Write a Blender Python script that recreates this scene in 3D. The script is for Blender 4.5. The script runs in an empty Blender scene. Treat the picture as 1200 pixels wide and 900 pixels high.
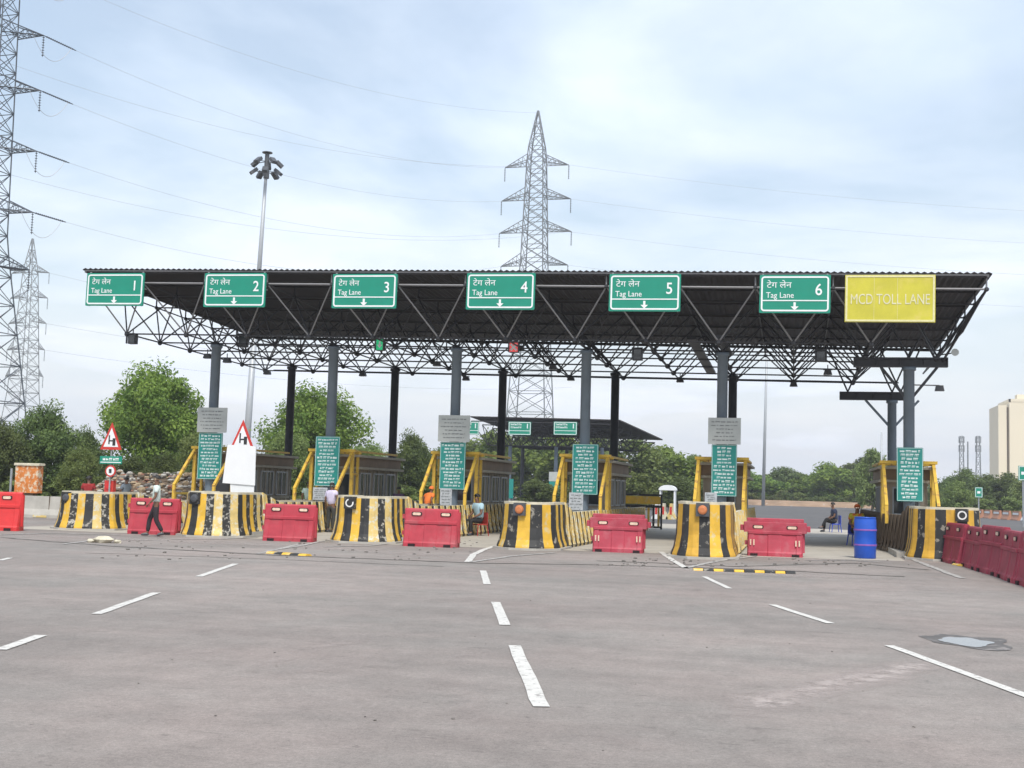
import bpy, bmesh, math, random
from mathutils import Vector, Matrix, noise as mnoise
R = math.radians
random.seed(7)
scene = bpy.context.scene
COL = scene.collection

# ------------------------------------------------------------------ camera
F_PX, PITCH, YAW, ROLL, CAM_H = 1422.8, R(4.9), R(13.149), R(1.582), 1.7
_f = Vector((-math.sin(YAW)*math.cos(PITCH), math.cos(YAW)*math.cos(PITCH), math.sin(PITCH)))
_rt = Vector((math.cos(YAW), math.sin(YAW), 0)); _u = _rt.cross(_f)
_r = _rt*math.cos(ROLL)+_u*math.sin(ROLL); _u2 = -_rt*math.sin(ROLL)+_u*math.cos(ROLL)
cam = bpy.data.cameras.new("camera"); camo = bpy.data.objects.new("camera", cam); COL.objects.link(camo)
camo.matrix_world = Matrix(((_r.x, _u2.x, -_f.x, 0), (_r.y, _u2.y, -_f.y, 0), (_r.z, _u2.z, -_f.z, CAM_H), (0, 0, 0, 1)))
cam.sensor_width = 36; cam.lens = F_PX/1200*36; cam.clip_start = .1; cam.clip_end = 6000
scene.camera = camo

# ------------------------------------------------------------------ world and sun
SUN_EL, SUN_AZ = R(56), R(200)      # azimuth clockwise from +Y: behind the camera, a little left of it turned right
SUN_AZ = R(158)
w = bpy.data.worlds.new("World"); scene.world = w; w.use_nodes = True
nt = w.node_tree; nt.nodes.clear()
def N(t, tree=nt, **k):
    n = tree.nodes.new(t)
    for a, b in k.items(): setattr(n, a, b)
    return n
sky = N('ShaderNodeTexSky', sky_type='NISHITA', sun_disc=False, sun_elevation=SUN_EL, sun_rotation=SUN_AZ)
sky.air_density = 1.4; sky.dust_density = 2.5
bg1 = N('ShaderNodeBackground'); bg1.inputs[1].default_value = .15
bg2 = N('ShaderNodeBackground'); bg2.inputs[1].default_value = 1.06
tc = N('ShaderNodeTexCoord'); sep = N('ShaderNodeSeparateXYZ')
addz = N('ShaderNodeMath', operation='ADD'); addz.inputs[1].default_value = .16
dx = N('ShaderNodeMath', operation='DIVIDE'); dy = N('ShaderNodeMath', operation='DIVIDE'); cb = N('ShaderNodeCombineXYZ')
n1 = N('ShaderNodeTexNoise'); n1.inputs['Scale'].default_value = .95; n1.inputs['Detail'].default_value = 7; n1.inputs['Roughness'].default_value = .52; n1.inputs['Distortion'].default_value = .35
rm = N('ShaderNodeValToRGB'); rm.color_ramp.elements[0].position = .40; rm.color_ramp.elements[0].color = (.34,)*3+(1,); rm.color_ramp.elements[1].position = .60; rm.color_ramp.elements[1].color = (.98,)*3+(1,)
hz = N('ShaderNodeMapRange'); hz.inputs[1].default_value = .0; hz.inputs[2].default_value = .30; hz.inputs[3].default_value = 1; hz.inputs[4].default_value = 0
mx = N('ShaderNodeMath', operation='MAXIMUM')
hm = N('ShaderNodeMath', operation='MULTIPLY'); hm.inputs[1].default_value = .93
cr = N('ShaderNodeMixRGB'); cr.inputs[1].default_value = (.80, .90, 1.04, 1); cr.inputs[2].default_value = (.96, .99, 1.07, 1)
n2 = N('ShaderNodeTexNoise'); n2.inputs['Scale'].default_value = 2.1; n2.inputs['Detail'].default_value = 4
cm = N('ShaderNodeMixRGB', blend_type='MULTIPLY'); cm.inputs[0].default_value = 1
rm2 = N('ShaderNodeValToRGB'); rm2.color_ramp.elements[0].position = .35; rm2.color_ramp.elements[0].color = (.93, .95, .97, 1); rm2.color_ramp.elements[1].position = .65; rm2.color_ramp.elements[1].color = (1.04, 1.02, 1.0, 1)
ms = N('ShaderNodeMixShader'); wo = N('ShaderNodeOutputWorld')
L = nt.links.new
L(tc.outputs['Generated'], sep.inputs[0]); L(sep.outputs[2], addz.inputs[0])
L(sep.outputs[0], dx.inputs[0]); L(addz.outputs[0], dx.inputs[1]); L(sep.outputs[1], dy.inputs[0]); L(addz.outputs[0], dy.inputs[1])
L(dx.outputs[0], cb.inputs[0]); L(dy.outputs[0], cb.inputs[1]); L(cb.outputs[0], n1.inputs['Vector']); L(cb.outputs[0], n2.inputs['Vector'])
L(n1.outputs['Fac'], rm.inputs[0]); L(sep.outputs[2], hz.inputs[0]); L(hz.outputs[0], hm.inputs[0])
L(rm.outputs[0], mx.inputs[0]); L(hm.outputs[0], mx.inputs[1]); L(mx.outputs[0], ms.inputs[0])
L(hz.outputs[0], cr.inputs[0]); L(n2.outputs['Fac'], rm2.inputs[0]); L(cr.outputs[0], cm.inputs[1]); L(rm2.outputs[0], cm.inputs[2]); L(cm.outputs[0], bg2.inputs[0])
L(sky.outputs[0], bg1.inputs[0]); L(bg1.outputs[0], ms.inputs[1]); L(bg2.outputs[0], ms.inputs[2]); L(ms.outputs[0], wo.inputs[0])

sl = bpy.data.lights.new("sun", 'SUN'); sl.energy = 3.1; sl.angle = R(12); sl.color = (1, .955, .88)
so = bpy.data.objects.new("sun", sl); COL.objects.link(so)
sd = Vector((math.sin(SUN_AZ)*math.cos(SUN_EL), math.cos(SUN_AZ)*math.cos(SUN_EL), math.sin(SUN_EL)))
so.rotation_euler = sd.to_track_quat('Z', 'Y').to_euler()
vs = scene.view_settings; vs.view_transform = 'Standard'; vs.look = 'None'; vs.exposure = .20; vs.gamma = 1; vs.use_curve_mapping = False
scene.render.resolution_x = 1024; scene.render.resolution_y = 768
scene.cycles.max_bounces = 6; scene.cycles.transparent_max_bounces = 6

# ------------------------------------------------------------------ placing helpers
def ray(px, py): return _f + _r*((px-600)/F_PX) - _u2*((py-450)/F_PX)
def G(px, py, z=0.):
    d = ray(px, py); k = (z-CAM_H)/d.z; return Vector((d.x*k, d.y*k, z))
def A(px, py, Y):
    d = ray(px, py); k = Y/d.y; return Vector((d.x*k, Y, CAM_H+d.z*k))

# ------------------------------------------------------------------ materials
MATS = {}
def mat(name, col, rough=.7, metal=0, var=.12, scale=6., bump=0., bscale=40., col2=None, c2amt=.5, c2scale=3., c2edge=.06, spec=.5, detail=5, coord='Object'):
    if name in MATS: return MATS[name]
    m = bpy.data.materials.new(name); m.use_nodes = True; t = m.node_tree; b = t.nodes['Principled BSDF']
    b.inputs['Roughness'].default_value = rough; b.inputs['Metallic'].default_value = metal; b.inputs['Specular IOR Level'].default_value = spec
    tcn = N('ShaderNodeTexCoord', t); nz = N('ShaderNodeTexNoise', t); nz.inputs['Scale'].default_value = scale; nz.inputs['Detail'].default_value = detail; nz.inputs['Roughness'].default_value = .6
    l = t.links.new; l(tcn.outputs[coord], nz.inputs['Vector'])
    mr = N('ShaderNodeMapRange', t); mr.inputs[1].default_value = .25; mr.inputs[2].default_value = .75; mr.inputs[3].default_value = 1-var; mr.inputs[4].default_value = 1+var
    l(nz.outputs['Fac'], mr.inputs[0])
    hsv = N('ShaderNodeVectorMath', t, operation='SCALE'); hsv.inputs[0].default_value = col; l(mr.outputs[0], hsv.inputs['Scale'])
    out = hsv.outputs[0]
    if col2:
        n3 = N('ShaderNodeTexNoise', t); n3.inputs['Scale'].default_value = c2scale; n3.inputs['Detail'].default_value = 6; n3.inputs['Roughness'].default_value = .65
        l(tcn.outputs[coord], n3.inputs['Vector'])
        r3 = N('ShaderNodeMapRange', t); r3.inputs[1].default_value = 1-c2amt; r3.inputs[2].default_value = 1-c2amt+c2edge; l(n3.outputs['Fac'], r3.inputs[0])
        mm = N('ShaderNodeMixRGB', t); mm.inputs[2].default_value = (*col2, 1); l(r3.outputs[0], mm.inputs[0]); l(out, mm.inputs[1]); out = mm.outputs[0]
    l(out, b.inputs['Base Color'])
    if bump:
        n4 = N('ShaderNodeTexNoise', t); n4.inputs['Scale'].default_value = bscale; n4.inputs['Detail'].default_value = 4; l(tcn.outputs[coord], n4.inputs['Vector'])
        bp = N('ShaderNodeBump', t); bp.inputs['Strength'].default_value = bump; bp.inputs['Distance'].default_value = .02; l(n4.outputs['Fac'], bp.inputs['Height']); l(bp.outputs[0], b.inputs['Normal'])
    MATS[name] = m; return m
def leafmat(name, a, b_, sc=.6):
    m = bpy.data.materials.new(name); m.use_nodes = True; t = m.node_tree; p = t.nodes['Principled BSDF']; l = t.links.new
    g = N('ShaderNodeNewGeometry', t); ri = N('ShaderNodeValToRGB', t)
    ri.color_ramp.elements[0].color = (*a, 1); ri.color_ramp.elements[1].color = (*b_, 1)
    tcn = N('ShaderNodeTexCoord', t); oi = N('ShaderNodeObjectInfo', t); nz = N('ShaderNodeTexNoise', t); nz.inputs['Scale'].default_value = 7; l(tcn.outputs['Object'], nz.inputs['Vector'])
    av = N('ShaderNodeMath', t, operation='MULTIPLY_ADD'); av.inputs[1].default_value = .45; l(g.outputs['Random Per Island'], av.inputs[0])
    sb = N('ShaderNodeMath', t, operation='MULTIPLY_ADD'); sb.inputs[1].default_value = 1.5; sb.inputs[2].default_value = -.55; l(nz.outputs['Fac'], sb.inputs[0]); l(sb.outputs[0], av.inputs[2])
    l(av.outputs[0], ri.inputs[0])
    hs = N('ShaderNodeHueSaturation', t)
    vr = N('ShaderNodeMapRange', t); vr.inputs[3].default_value = .8; vr.inputs[4].default_value = 1.25; l(oi.outputs['Random'], vr.inputs[0]); l(vr.outputs[0], hs.inputs['Value'])
    hr = N('ShaderNodeMapRange', t); hr.inputs[3].default_value = .482; hr.inputs[4].default_value = .512; l(oi.outputs['Random'], hr.inputs[0]); l(hr.outputs[0], hs.inputs['Hue'])
    l(ri.outputs[0], hs.inputs['Color']); l(hs.outputs[0], p.inputs['Base Color'])
    p.inputs['Roughness'].default_value = .55; p.inputs['Specular IOR Level'].default_value = .25
    tr = N('ShaderNodeBsdfTranslucent', t); mxs = N('ShaderNodeMixShader', t); mxs.inputs[0].default_value = .38; l(hs.outputs[0], tr.inputs[0])
    l(p.outputs[0], mxs.inputs[1]); l(tr.outputs[0], mxs.inputs[2]); l(mxs.outputs[0], t.nodes['Material Output'].inputs[0])
    return m

M = dict(
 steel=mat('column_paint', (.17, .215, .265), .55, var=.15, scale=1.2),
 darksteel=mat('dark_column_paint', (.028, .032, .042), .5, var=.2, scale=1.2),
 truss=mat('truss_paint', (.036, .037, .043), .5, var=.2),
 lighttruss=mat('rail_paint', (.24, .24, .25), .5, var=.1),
 roof=mat('roof_sheet', (.019, .014, .015), .6, var=.25, scale=.7),  # grey sheet made near-black: underside shade is put into its colour
 roofrib=mat('roof_edge', (.09, .09, .095), .6, var=.3, scale=2),
 green=mat('sign_green', (.004, .25, .165), .45, var=.07, scale=2),
 teal=mat('board_teal', (.015, .26, .225), .5, var=.14, scale=3),
 white=mat('sign_white', (.80, .82, .82), .5, var=.05),
 text=mat('text_white', (.72, .80, .78), .5, var=.1, scale=20),
 yellowsign=mat('yellow_panel', (.56, .51, .045), .5, var=.16, scale=1.2, col2=(.66, .55, .13), c2amt=.46, c2edge=.25, c2scale=2.),
 fade=mat('faded_lettering', (.70, .66, .36), .6, var=.12, scale=12),
 fade2=mat('faded_toll_lettering', (.66, .63, .42), .6, var=.16, scale=9, col2=(.68, .62, .12), c2amt=.42, c2edge=.15, c2scale=5),
 greyplate=mat('grey_plate', (.46, .48, .46), .6, var=.1, scale=3),
 greytext=mat('grey_text', (.17, .18, .18), .7),
 yellow=mat('stripe_yellow', (.70, .42, .04), .6, var=.18, scale=3, col2=(.60, .50, .28), c2amt=.46, c2edge=.12, c2scale=4, bump=.3),
 yellowdirty=mat('stripe_yellow_dirty', (.60, .34, .035), .65, var=.25, scale=2.5, col2=(.22, .13, .05), c2amt=.42, c2edge=.25, c2scale=2.2, bump=.3),
 yellow2=mat('stripe_yellow_worn', (.66, .49, .18), .7, var=.2, scale=4, col2=(.62, .60, .50), c2amt=.48, c2edge=.08, c2scale=6, bump=.3),
 black=mat('stripe_black', (.022, .022, .022), .6, var=.3, scale=4, col2=(.26, .24, .20), c2amt=.42, c2edge=.05, c2scale=5, bump=.3),
 blackworn=mat('stripe_black_peeling', (.03, .03, .028), .75, var=.3, scale=5, col2=(.44, .42, .36), c2amt=.47, c2edge=.06, c2scale=9, bump=.4),
 cream=mat('coping_cream', (.60, .55, .42), .8, var=.2, scale=4, col2=(.25, .22, .17), c2amt=.38, c2edge=.1, c2scale=5),
 brown=mat('dirt_and_shade_brown', (.12, .085, .055), .85, var=.35, scale=2, col2=(.045, .035, .025), c2amt=.45, c2edge=.2, c2scale=2),  # plain grime on small parts; on the sixth island wall also painted shade
 concrete=mat('pale_concrete', (.42, .40, .36), .9, var=.18, scale=2, bump=.3),
 frame=mat('frame_yellow', (.66, .42, .05), .6, var=.18, scale=4, col2=(.40, .22, .06), c2amt=.46, c2edge=.1, c2scale=5),
 red=mat('barrier_red', (.42, .035, .055), .6, var=.2, scale=2.5, col2=(.36, .07, .08), c2amt=.50, c2edge=.30, c2scale=2.2),
 red2=mat('barrier_red_dusty', (.43, .04, .06), .7, var=.2, scale=3, col2=(.40, .11, .12), c2amt=.52, c2edge=.28, c2scale=1.8),
 red3=mat('barrier_red_pink', (.42, .045, .075), .65, var=.2, scale=2, col2=(.44, .15, .17), c2amt=.50, c2edge=.3, c2scale=2.6),
 darkred=mat('barrier_maroon', (.29, .03, .055), .6, var=.28, scale=2.5, col2=(.37, .14, .15), c2amt=.42, c2edge=.25, c2scale=2.5),
 redbright=mat('barrier_bright_red', (.62, .03, .03), .45, var=.1),
 sticker=mat('sticker', (.75, .55, .42), .5, var=.3, scale=20),
 hole=mat('dark_slot', (.02, .006, .008), .8),
 blue=mat('drum_blue', (.012, .085, .48), .35, var=.12, scale=3),
 band=mat('drum_band', (.26, .10, .40), .5),
 wall=mat('booth_wall', (.36, .31, .25), .75, var=.2, scale=2, col2=(.22, .175, .13), c2amt=.42, c2edge=.3, c2scale=1.5),
 fascia=mat('booth_fascia', (.22, .15, .09), .7, var=.25, scale=2),
 glass=mat('booth_glass', (.035, .04, .045), .12, var=.1, spec=.8),
 eave=mat('booth_eave', (.40, .36, .28), .75, var=.15),
 galv=mat('galvanised', (.34, .36, .38), .5, metal=.3, var=.1),
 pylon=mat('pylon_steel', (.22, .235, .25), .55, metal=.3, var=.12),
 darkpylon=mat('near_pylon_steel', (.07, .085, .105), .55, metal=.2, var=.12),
 wire=mat('wire', (.42, .44, .47), .6),
 insul=mat('insulator', (.06, .07, .09), .4),
 lamp=mat('lamp_housing', (.07, .075, .085), .5),
 pole=mat('mast_grey', (.42, .44, .46), .5, metal=.2, var=.08),
 trunk=mat('bark', (.10, .075, .05), .95, var=.3, scale=8, bump=.5),
 skin=mat('skin', (.17, .085, .05), .55, var=.08),
 hair=mat('hair', (.012, .01, .009), .6),
 bldg=mat('building_beige', (.78, .70, .54), .85, var=.06, scale=.05),
 bldgdark=mat('building_reveal', (.33, .28, .22), .8),
 amber=mat('amber_lens', (.55, .19, .07), .3, var=.1),
 whitering=mat('ring_white', (.7, .7, .68), .5),
 signred=mat('sign_red', (.55, .04, .03), .5, var=.12, scale=8),
 orange=mat('orange_cloth', (.80, .17, .03), .7, var=.1),
 poster=mat('poster', (.42, .44, .46), .7, var=.25, scale=9, col2=(.12, .13, .16), c2amt=.42, c2scale=12),
 orangebox=mat('orange_pattern', (.62, .20, .04), .6, var=.3, scale=6, col2=(.70, .58, .42), c2amt=.5, c2edge=.08, c2scale=5),
 plastic=mat('white_plastic', (.78, .79, .80), .5, var=.04, scale=2),
)
# lit displays
def emis(name, c, s):
    m = bpy.data.materials.new(name); m.use_nodes = True; p = m.node_tree.nodes['Principled BSDF']
    p.inputs['Base Color'].default_value = (*c, 1); p.inputs['Emission Color'].default_value = (*c, 1); p.inputs['Emission Strength'].default_value = s
    return m
M['gled'] = emis('green_signal', (.02, .5, .2), .5); M['rled'] = emis('red_signal', (.8, .1, .1), .5)

# ------------------------------------------------------------------ mesh builder
class MB:
    def __init__(s): s.v = []; s.f = []; s.m = []
    def add(s, vs, fs, mi=0):
        o = len(s.v); s.v += [tuple(v) for v in vs]; s.f += [tuple(i+o for i in f) for f in fs]; s.m += [mi]*len(fs); return s
    def box(s, x0, y0, z0, x1, y1, z1, mi=0):
        return s.add([(x0,y0,z0),(x1,y0,z0),(x1,y1,z0),(x0,y1,z0),(x0,y0,z1),(x1,y0,z1),(x1,y1,z1),(x0,y1,z1)],
                     [(3,2,1,0),(4,5,6,7),(0,1,5,4),(1,2,6,5),(2,3,7,6),(3,0,4,7)], mi)
    def bbox(s, x0, y0, z0, x1, y1, z1, b=.02, mi=0):   # box with chamfered vertical and top edges
        pts = [(x0+b,y0),(x1-b,y0),(x1,y0+b),(x1,y1-b),(x1-b,y1),(x0+b,y1),(x0,y1-b),(x0,y0+b)]
        cx, cy = (x0+x1)/2, (y0+y1)/2; ins = [(cx+(p[0]-cx)*(1-b/max(.01,(x1-x0)/2)), cy+(p[1]-cy)*(1-b/max(.01,(y1-y0)/2))) for p in pts]
        vs = [(p[0],p[1],z0) for p in pts]+[(p[0],p[1],z1-b) for p in pts]+[(p[0],p[1],z1) for p in ins]
        fs = [tuple(reversed(range(8))), tuple(range(16,24))]
        for r_ in (0, 8):
            for i in range(8): fs.append((r_+i, r_+(i+1)%8, r_+8+(i+1)%8, r_+8+i))
        return s.add(vs, fs, mi)
    def tube(s, p, q, r, r2=None, n=6, mi=0, caps=True):
        p = Vector(p); q = Vector(q); d = (q-p)
        if d.length < 1e-6: return s
        d.normalize(); a = d.cross(Vector((0,0,1)) if abs(d.z) < .95 else Vector((1,0,0))).normalized(); b = d.cross(a); r2 = r if r2 is None else r2
        vs = [p+(a*math.cos(t)+b*math.sin(t))*r for t in [2*math.pi*i/n for i in range(n)]]+[q+(a*math.cos(t)+b*math.sin(t))*r2 for t in [2*math.pi*i/n for i in range(n)]]
        fs = [(i, (i+1)%n, n+(i+1)%n, n+i) for i in range(n)]
        if caps: fs += [tuple(reversed(range(n))), tuple(range(n, 2*n))]
        return s.add(vs, fs, mi)
    def path(s, pts, r, n=6, mi=0):
        for a, b in zip(pts, pts[1:]): s.tube(a, b, r, n=n, mi=mi)
        return s
    def bar(s, p, q, w, h, mi=0):       # rectangular bar, h measured in the most vertical direction
        p = Vector(p); q = Vector(q); d = (q-p).normalized(); a = d.cross(Vector((0,0,1)) if abs(d.z) < .9 else Vector((0,1,0))).normalized()*(w/2); b = a.cross(d).normalized()*(h/2)
        vs = [e+sx*a+sy*b for e in (p, q) for sx, sy in ((-1,-1),(1,-1),(1,1),(-1,1))]
        return s.add(vs, [(3,2,1,0),(4,5,6,7),(0,1,5,4),(1,2,6,5),(2,3,7,6),(3,0,4,7)], mi)
    def lathe(s, c, prof, n=20, mi=0):  # prof: list of (r, z)
        vs = []; k = len(prof)
        for r_, z in prof: vs += [(c[0]+r_*math.cos(2*math.pi*i/n), c[1]+r_*math.sin(2*math.pi*i/n), c[2]+z) for i in range(n)]
        fs = [(j*n+i, j*n+(i+1)%n, (j+1)*n+(i+1)%n, (j+1)*n+i) for j in range(k-1) for i in range(n)]
        fs += [tuple(reversed(range(n))), tuple(range((k-1)*n, k*n))]
        return s.add(vs, fs, mi)
    def prism(s, poly, d0, d1, axis='y', mi=0):   # polygon in the two other axes, extruded
        def P(a, b, d): return (a, d, b) if axis == 'y' else ((d, a, b) if axis == 'x' else (a, b, d))
        n = len(poly); vs = [P(a, b, d0) for a, b in poly]+[P(a, b, d1) for a, b in poly]
        fs = [tuple(range(n)), tuple(reversed(range(n, 2*n)))]+[(i+1 if i+1 < n else 0, i, n+i, n+(i+1)%n) for i in range(n)]
        return s.add(vs, fs, mi)
    def build(s, name, mats, parent=None, smooth=False, loc=None):
        me = bpy.data.meshes.new(name); me.from_pydata(s.v, [], s.f)
        for m_ in (mats if isinstance(mats, (list, tuple)) else [mats]): me.materials.append(m_)
        me.polygons.foreach_set('material_index', s.m)
        if smooth: me.polygons.foreach_set('use_smooth', [True]*len(s.f))
        bm = bmesh.new(); bm.from_mesh(me); bmesh.ops.recalc_face_normals(bm, faces=bm.faces); bm.to_mesh(me); bm.free()
        me.update(); o = bpy.data.objects.new(name, me); COL.objects.link(o)
        if parent: o.parent = parent
        if loc: o.location = loc
        return o
def tag(o, label=None, cat=None, group=None, kind=None):
    if label: o['label'] = label
    if cat: o['category'] = cat
    if group: o['group'] = group
    if kind: o['kind'] = kind
    return o
def empty(name, loc, rz=0, label=None, cat=None, group=None):
    o = bpy.data.objects.new(name, None); COL.objects.link(o); o.location = loc; o.rotation_euler.z = rz; o.empty_display_size = .3
    return tag(o, label, cat, group)
def copy_tree(o, parent=None):
    c = o.copy(); COL.objects.link(c); c.parent = parent
    for ch in list(o.children): copy_tree(ch, c)
    return c
def text(name, s, size, m, parent, loc, align='LEFT', ext=.004, sx=1., offset=0., sh=0.):
    cu = bpy.data.curves.new(name, 'FONT'); cu.body = s; cu.size = size; cu.align_x = align; cu.align_y = 'BOTTOM_BASELINE'; cu.extrude = ext; cu.offset = offset; cu.resolution_u = 4
    t = bpy.data.objects.new(name, cu); COL.objects.link(t); dg = bpy.context.evaluated_depsgraph_get()
    me = bpy.data.meshes.new_from_object(t.evaluated_get(dg)); bpy.data.objects.remove(t)
    me.transform(Matrix.Diagonal((sx, 1, 1, 1))); me.transform(Matrix.Rotation(R(90), 4, 'X')); me.materials.clear(); me.materials.append(m)
    o = bpy.data.objects.new(name, me); COL.objects.link(o); o.parent = parent; o.location = loc; return o

# ------------------------------------------------------------------ ground, road, markings
def sheet(name, poly, z, m, kind='structure'):
    mb = MB().add([(p[0], p[1], z) for p in poly], [tuple(range(len(poly)))]); o = mb.build(name, m); tag(o, kind=kind)
    if o.data.polygons[0].normal.z < 0: o.data.flip_normals()
    return o
def asphalt():
    m = bpy.data.materials.new('weathered_asphalt'); m.use_nodes = True; t = m.node_tree; p = t.nodes['Principled BSDF']; l = t.links.new
    tcn = N('ShaderNodeTexCoord', t)
    def nz(sc, det=5, ro=.6, vec=None, stretch=None):
        n = N('ShaderNodeTexNoise', t); n.inputs['Scale'].default_value = sc; n.inputs['Detail'].default_value = det; n.inputs['Roughness'].default_value = ro
        if stretch:
            mp = N('ShaderNodeMapping', t); mp.inputs['Scale'].default_value = stretch; l(tcn.outputs['Object'], mp.inputs[0]); l(mp.outputs[0], n.inputs['Vector'])
        else: l(tcn.outputs['Object'], n.inputs['Vector'])
        return n
    def rng(n, a, b, c, d):
        r_ = N('ShaderNodeMapRange', t); r_.inputs[1].default_value = a; r_.inputs[2].default_value = b; r_.inputs[3].default_value = c; r_.inputs[4].default_value = d; l(n.outputs[0], r_.inputs[0]); return r_
    def mul(a, b):
        k = N('ShaderNodeMath', t, operation='MULTIPLY'); l(a.outputs[0], k.inputs[0]); l(b.outputs[0], k.inputs[1]); return k
    big = rng(nz(.13, 7, .62), .34, .66, .82, 1.15)
    mid = rng(nz(3.2, 6, .8, stretch=(1, .6, 1)), .3, .7, .86, 1.12)
    fine = rng(nz(24, 4, .85), .3, .7, .78, 1.20)
    grit = rng(nz(80, 2, .8), .3, .7, .80, 1.20)
    patch = rng(nz(1.4, 8, .75), .58, .68, 1, .82)
    streak = rng(nz(.8, 6, .72, stretch=(.5, 1.5, 1)), .38, .68, 1.05, .87)
    spots = rng(nz(7, 3, .6), .68, .73, 1, .70)
    fleck = rng(nz(3.4, 5, .7, stretch=(.42, 2.4, 1)), .60, .67, 1, .80)
    k = mul(mul(mul(mul(big, mid), mul(fine, grit)), mul(patch, streak)), mul(spots, fleck))
    hue = nz(.32, 6); rc = N('ShaderNodeValToRGB', t); rc.color_ramp.elements[0].position = .35; rc.color_ramp.elements[0].color = (.248, .226, .206, 1); rc.color_ramp.elements[1].position = .65; rc.color_ramp.elements[1].color = (.290, .246, .223, 1)
    l(hue.outputs[0], rc.inputs[0]); sc = N('ShaderNodeVectorMath', t, operation='SCALE'); l(rc.outputs[0], sc.inputs[0]); l(k.outputs[0], sc.inputs['Scale'])
    # cracks
    vo = N('ShaderNodeTexVoronoi', t, feature='DISTANCE_TO_EDGE'); vo.inputs['Scale'].default_value = .33
    wp = N('ShaderNodeVectorMath', t, operation='ADD'); wn = nz(.9, 5, .7); wsc = N('ShaderNodeVectorMath', t, operation='SCALE'); wsc.inputs['Scale'].default_value = 2.2
    l(wn.outputs['Color'], wsc.inputs[0]); l(tcn.outputs['Object'], wp.inputs[0]); l(wsc.outputs[0], wp.inputs[1]); l(wp.outputs[0], vo.inputs['Vector'])
    ck = rng(vo, 0, .006, 1, 0); ckm = rng(nz(.15, 3), .5, .62, 0, .35); cf = mul(ck, ckm)
    mm = N('ShaderNodeMixRGB', t); mm.inputs[2].default_value = (.07, .065, .06, 1); l(cf.outputs[0], mm.inputs[0]); l(sc.outputs[0], mm.inputs[1]); l(mm.outputs[0], p.inputs['Base Color'])
    p.inputs['Roughness'].default_value = .88; p.inputs['Specular IOR Level'].default_value = .3
    bp = N('ShaderNodeBump', t); bp.inputs['Strength'].default_value = .45; bp.inputs['Distance'].default_value = .012; l(nz(70, 4, .8).outputs[0], bp.inputs['Height']); l(bp.outputs[0], p.inputs['Normal'])
    return m
M['asphalt'] = asphalt()
M['dirt'] = mat('dusty_ground', (.20, .15, .10), .95, var=.2, scale=.3, col2=(.07, .085, .035), c2amt=.48, c2edge=.1, c2scale=.12)
M['apron'] = mat('lane_concrete', (.40, .365, .31), .9, var=.14, scale=.9, bump=.2, col2=(.25, .23, .20), c2amt=.42, c2edge=.2, c2scale=.5)
M['paint'] = mat('road_paint', (.58, .56, .52), .8, var=.14, scale=8, col2=(.30, .28, .26), c2amt=.44, c2edge=.06, c2scale=14)
M['paintfade'] = mat('faded_road_paint', (.42, .40, .37), .85, var=.15, scale=6, col2=(.25, .235, .22), c2amt=.52, c2edge=.08, c2scale=8)
M['scuff'] = mat('scuff', (.44, .38, .35), .9, var=.08, scale=6)
t_ = M['scuff'].node_tree; p_ = t_.nodes['Principled BSDF']; a_ = N('ShaderNodeAttribute', t_, attribute_name='soft'); nn_ = N('ShaderNodeTexNoise', t_); nn_.inputs['Scale'].default_value = 5; nn_.inputs['Detail'].default_value = 7; nn_.inputs['Roughness'].default_value = .75
tc_ = N('ShaderNodeTexCoord', t_); t_.links.new(tc_.outputs['Object'], nn_.inputs['Vector']); rr_ = N('ShaderNodeMapRange', t_); rr_.inputs[1].default_value = .34; rr_.inputs[2].default_value = .56; t_.links.new(nn_.outputs['Fac'], rr_.inputs[0])
mu_ = N('ShaderNodeMath', t_, operation='MULTIPLY'); t_.links.new(a_.outputs['Fac'], mu_.inputs[0]); t_.links.new(rr_.outputs[0], mu_.inputs[1]); t_.links.new(mu_.outputs[0], p_.inputs['Alpha'])
M['wet'] = mat('wet_water', (.16, .16, .17), .06, var=.05, spec=.6)
M['damp'] = mat('damp_asphalt', (.105, .095, .088), .7, var=.15, scale=5, col2=(.24, .215, .20), c2amt=.48, c2edge=.1, c2scale=4)
M['tar'] = mat('tar_joint', (.13, .118, .105), .9, var=.3, scale=3, col2=(.22, .20, .18), c2amt=.5, c2edge=.1, c2scale=1.2)
sheet('ground', [(-1400, -200), (1400, -200), (1400, 1700), (-1400, 1700)], -.012, M['dirt'])
sheet('road', [(-34, -15), (60, -15), (64, 212), (-46, 212), (-46, 60), (-34, 48)], 0, M['asphalt'])
M['asphalt_far'] = mat('far_asphalt', (.125, .122, .122), .95, spec=.1, var=.12, scale=.4, col2=(.16, .15, .145), c2amt=.45, c2edge=.2, c2scale=.15)
sheet('far_road', [(3.6, 60), (62, 60), (63.5, 206), (-46, 206), (-46, 67), (3.6, 67)], .004, M['asphalt_far'])
sheet('apron_concrete', [(-24.5, 34.0), (-11, 33.2), (0, 34.5), (3.0, 35.2), (3.0, 66), (-24.5, 66)], .004, M['apron'])
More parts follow.
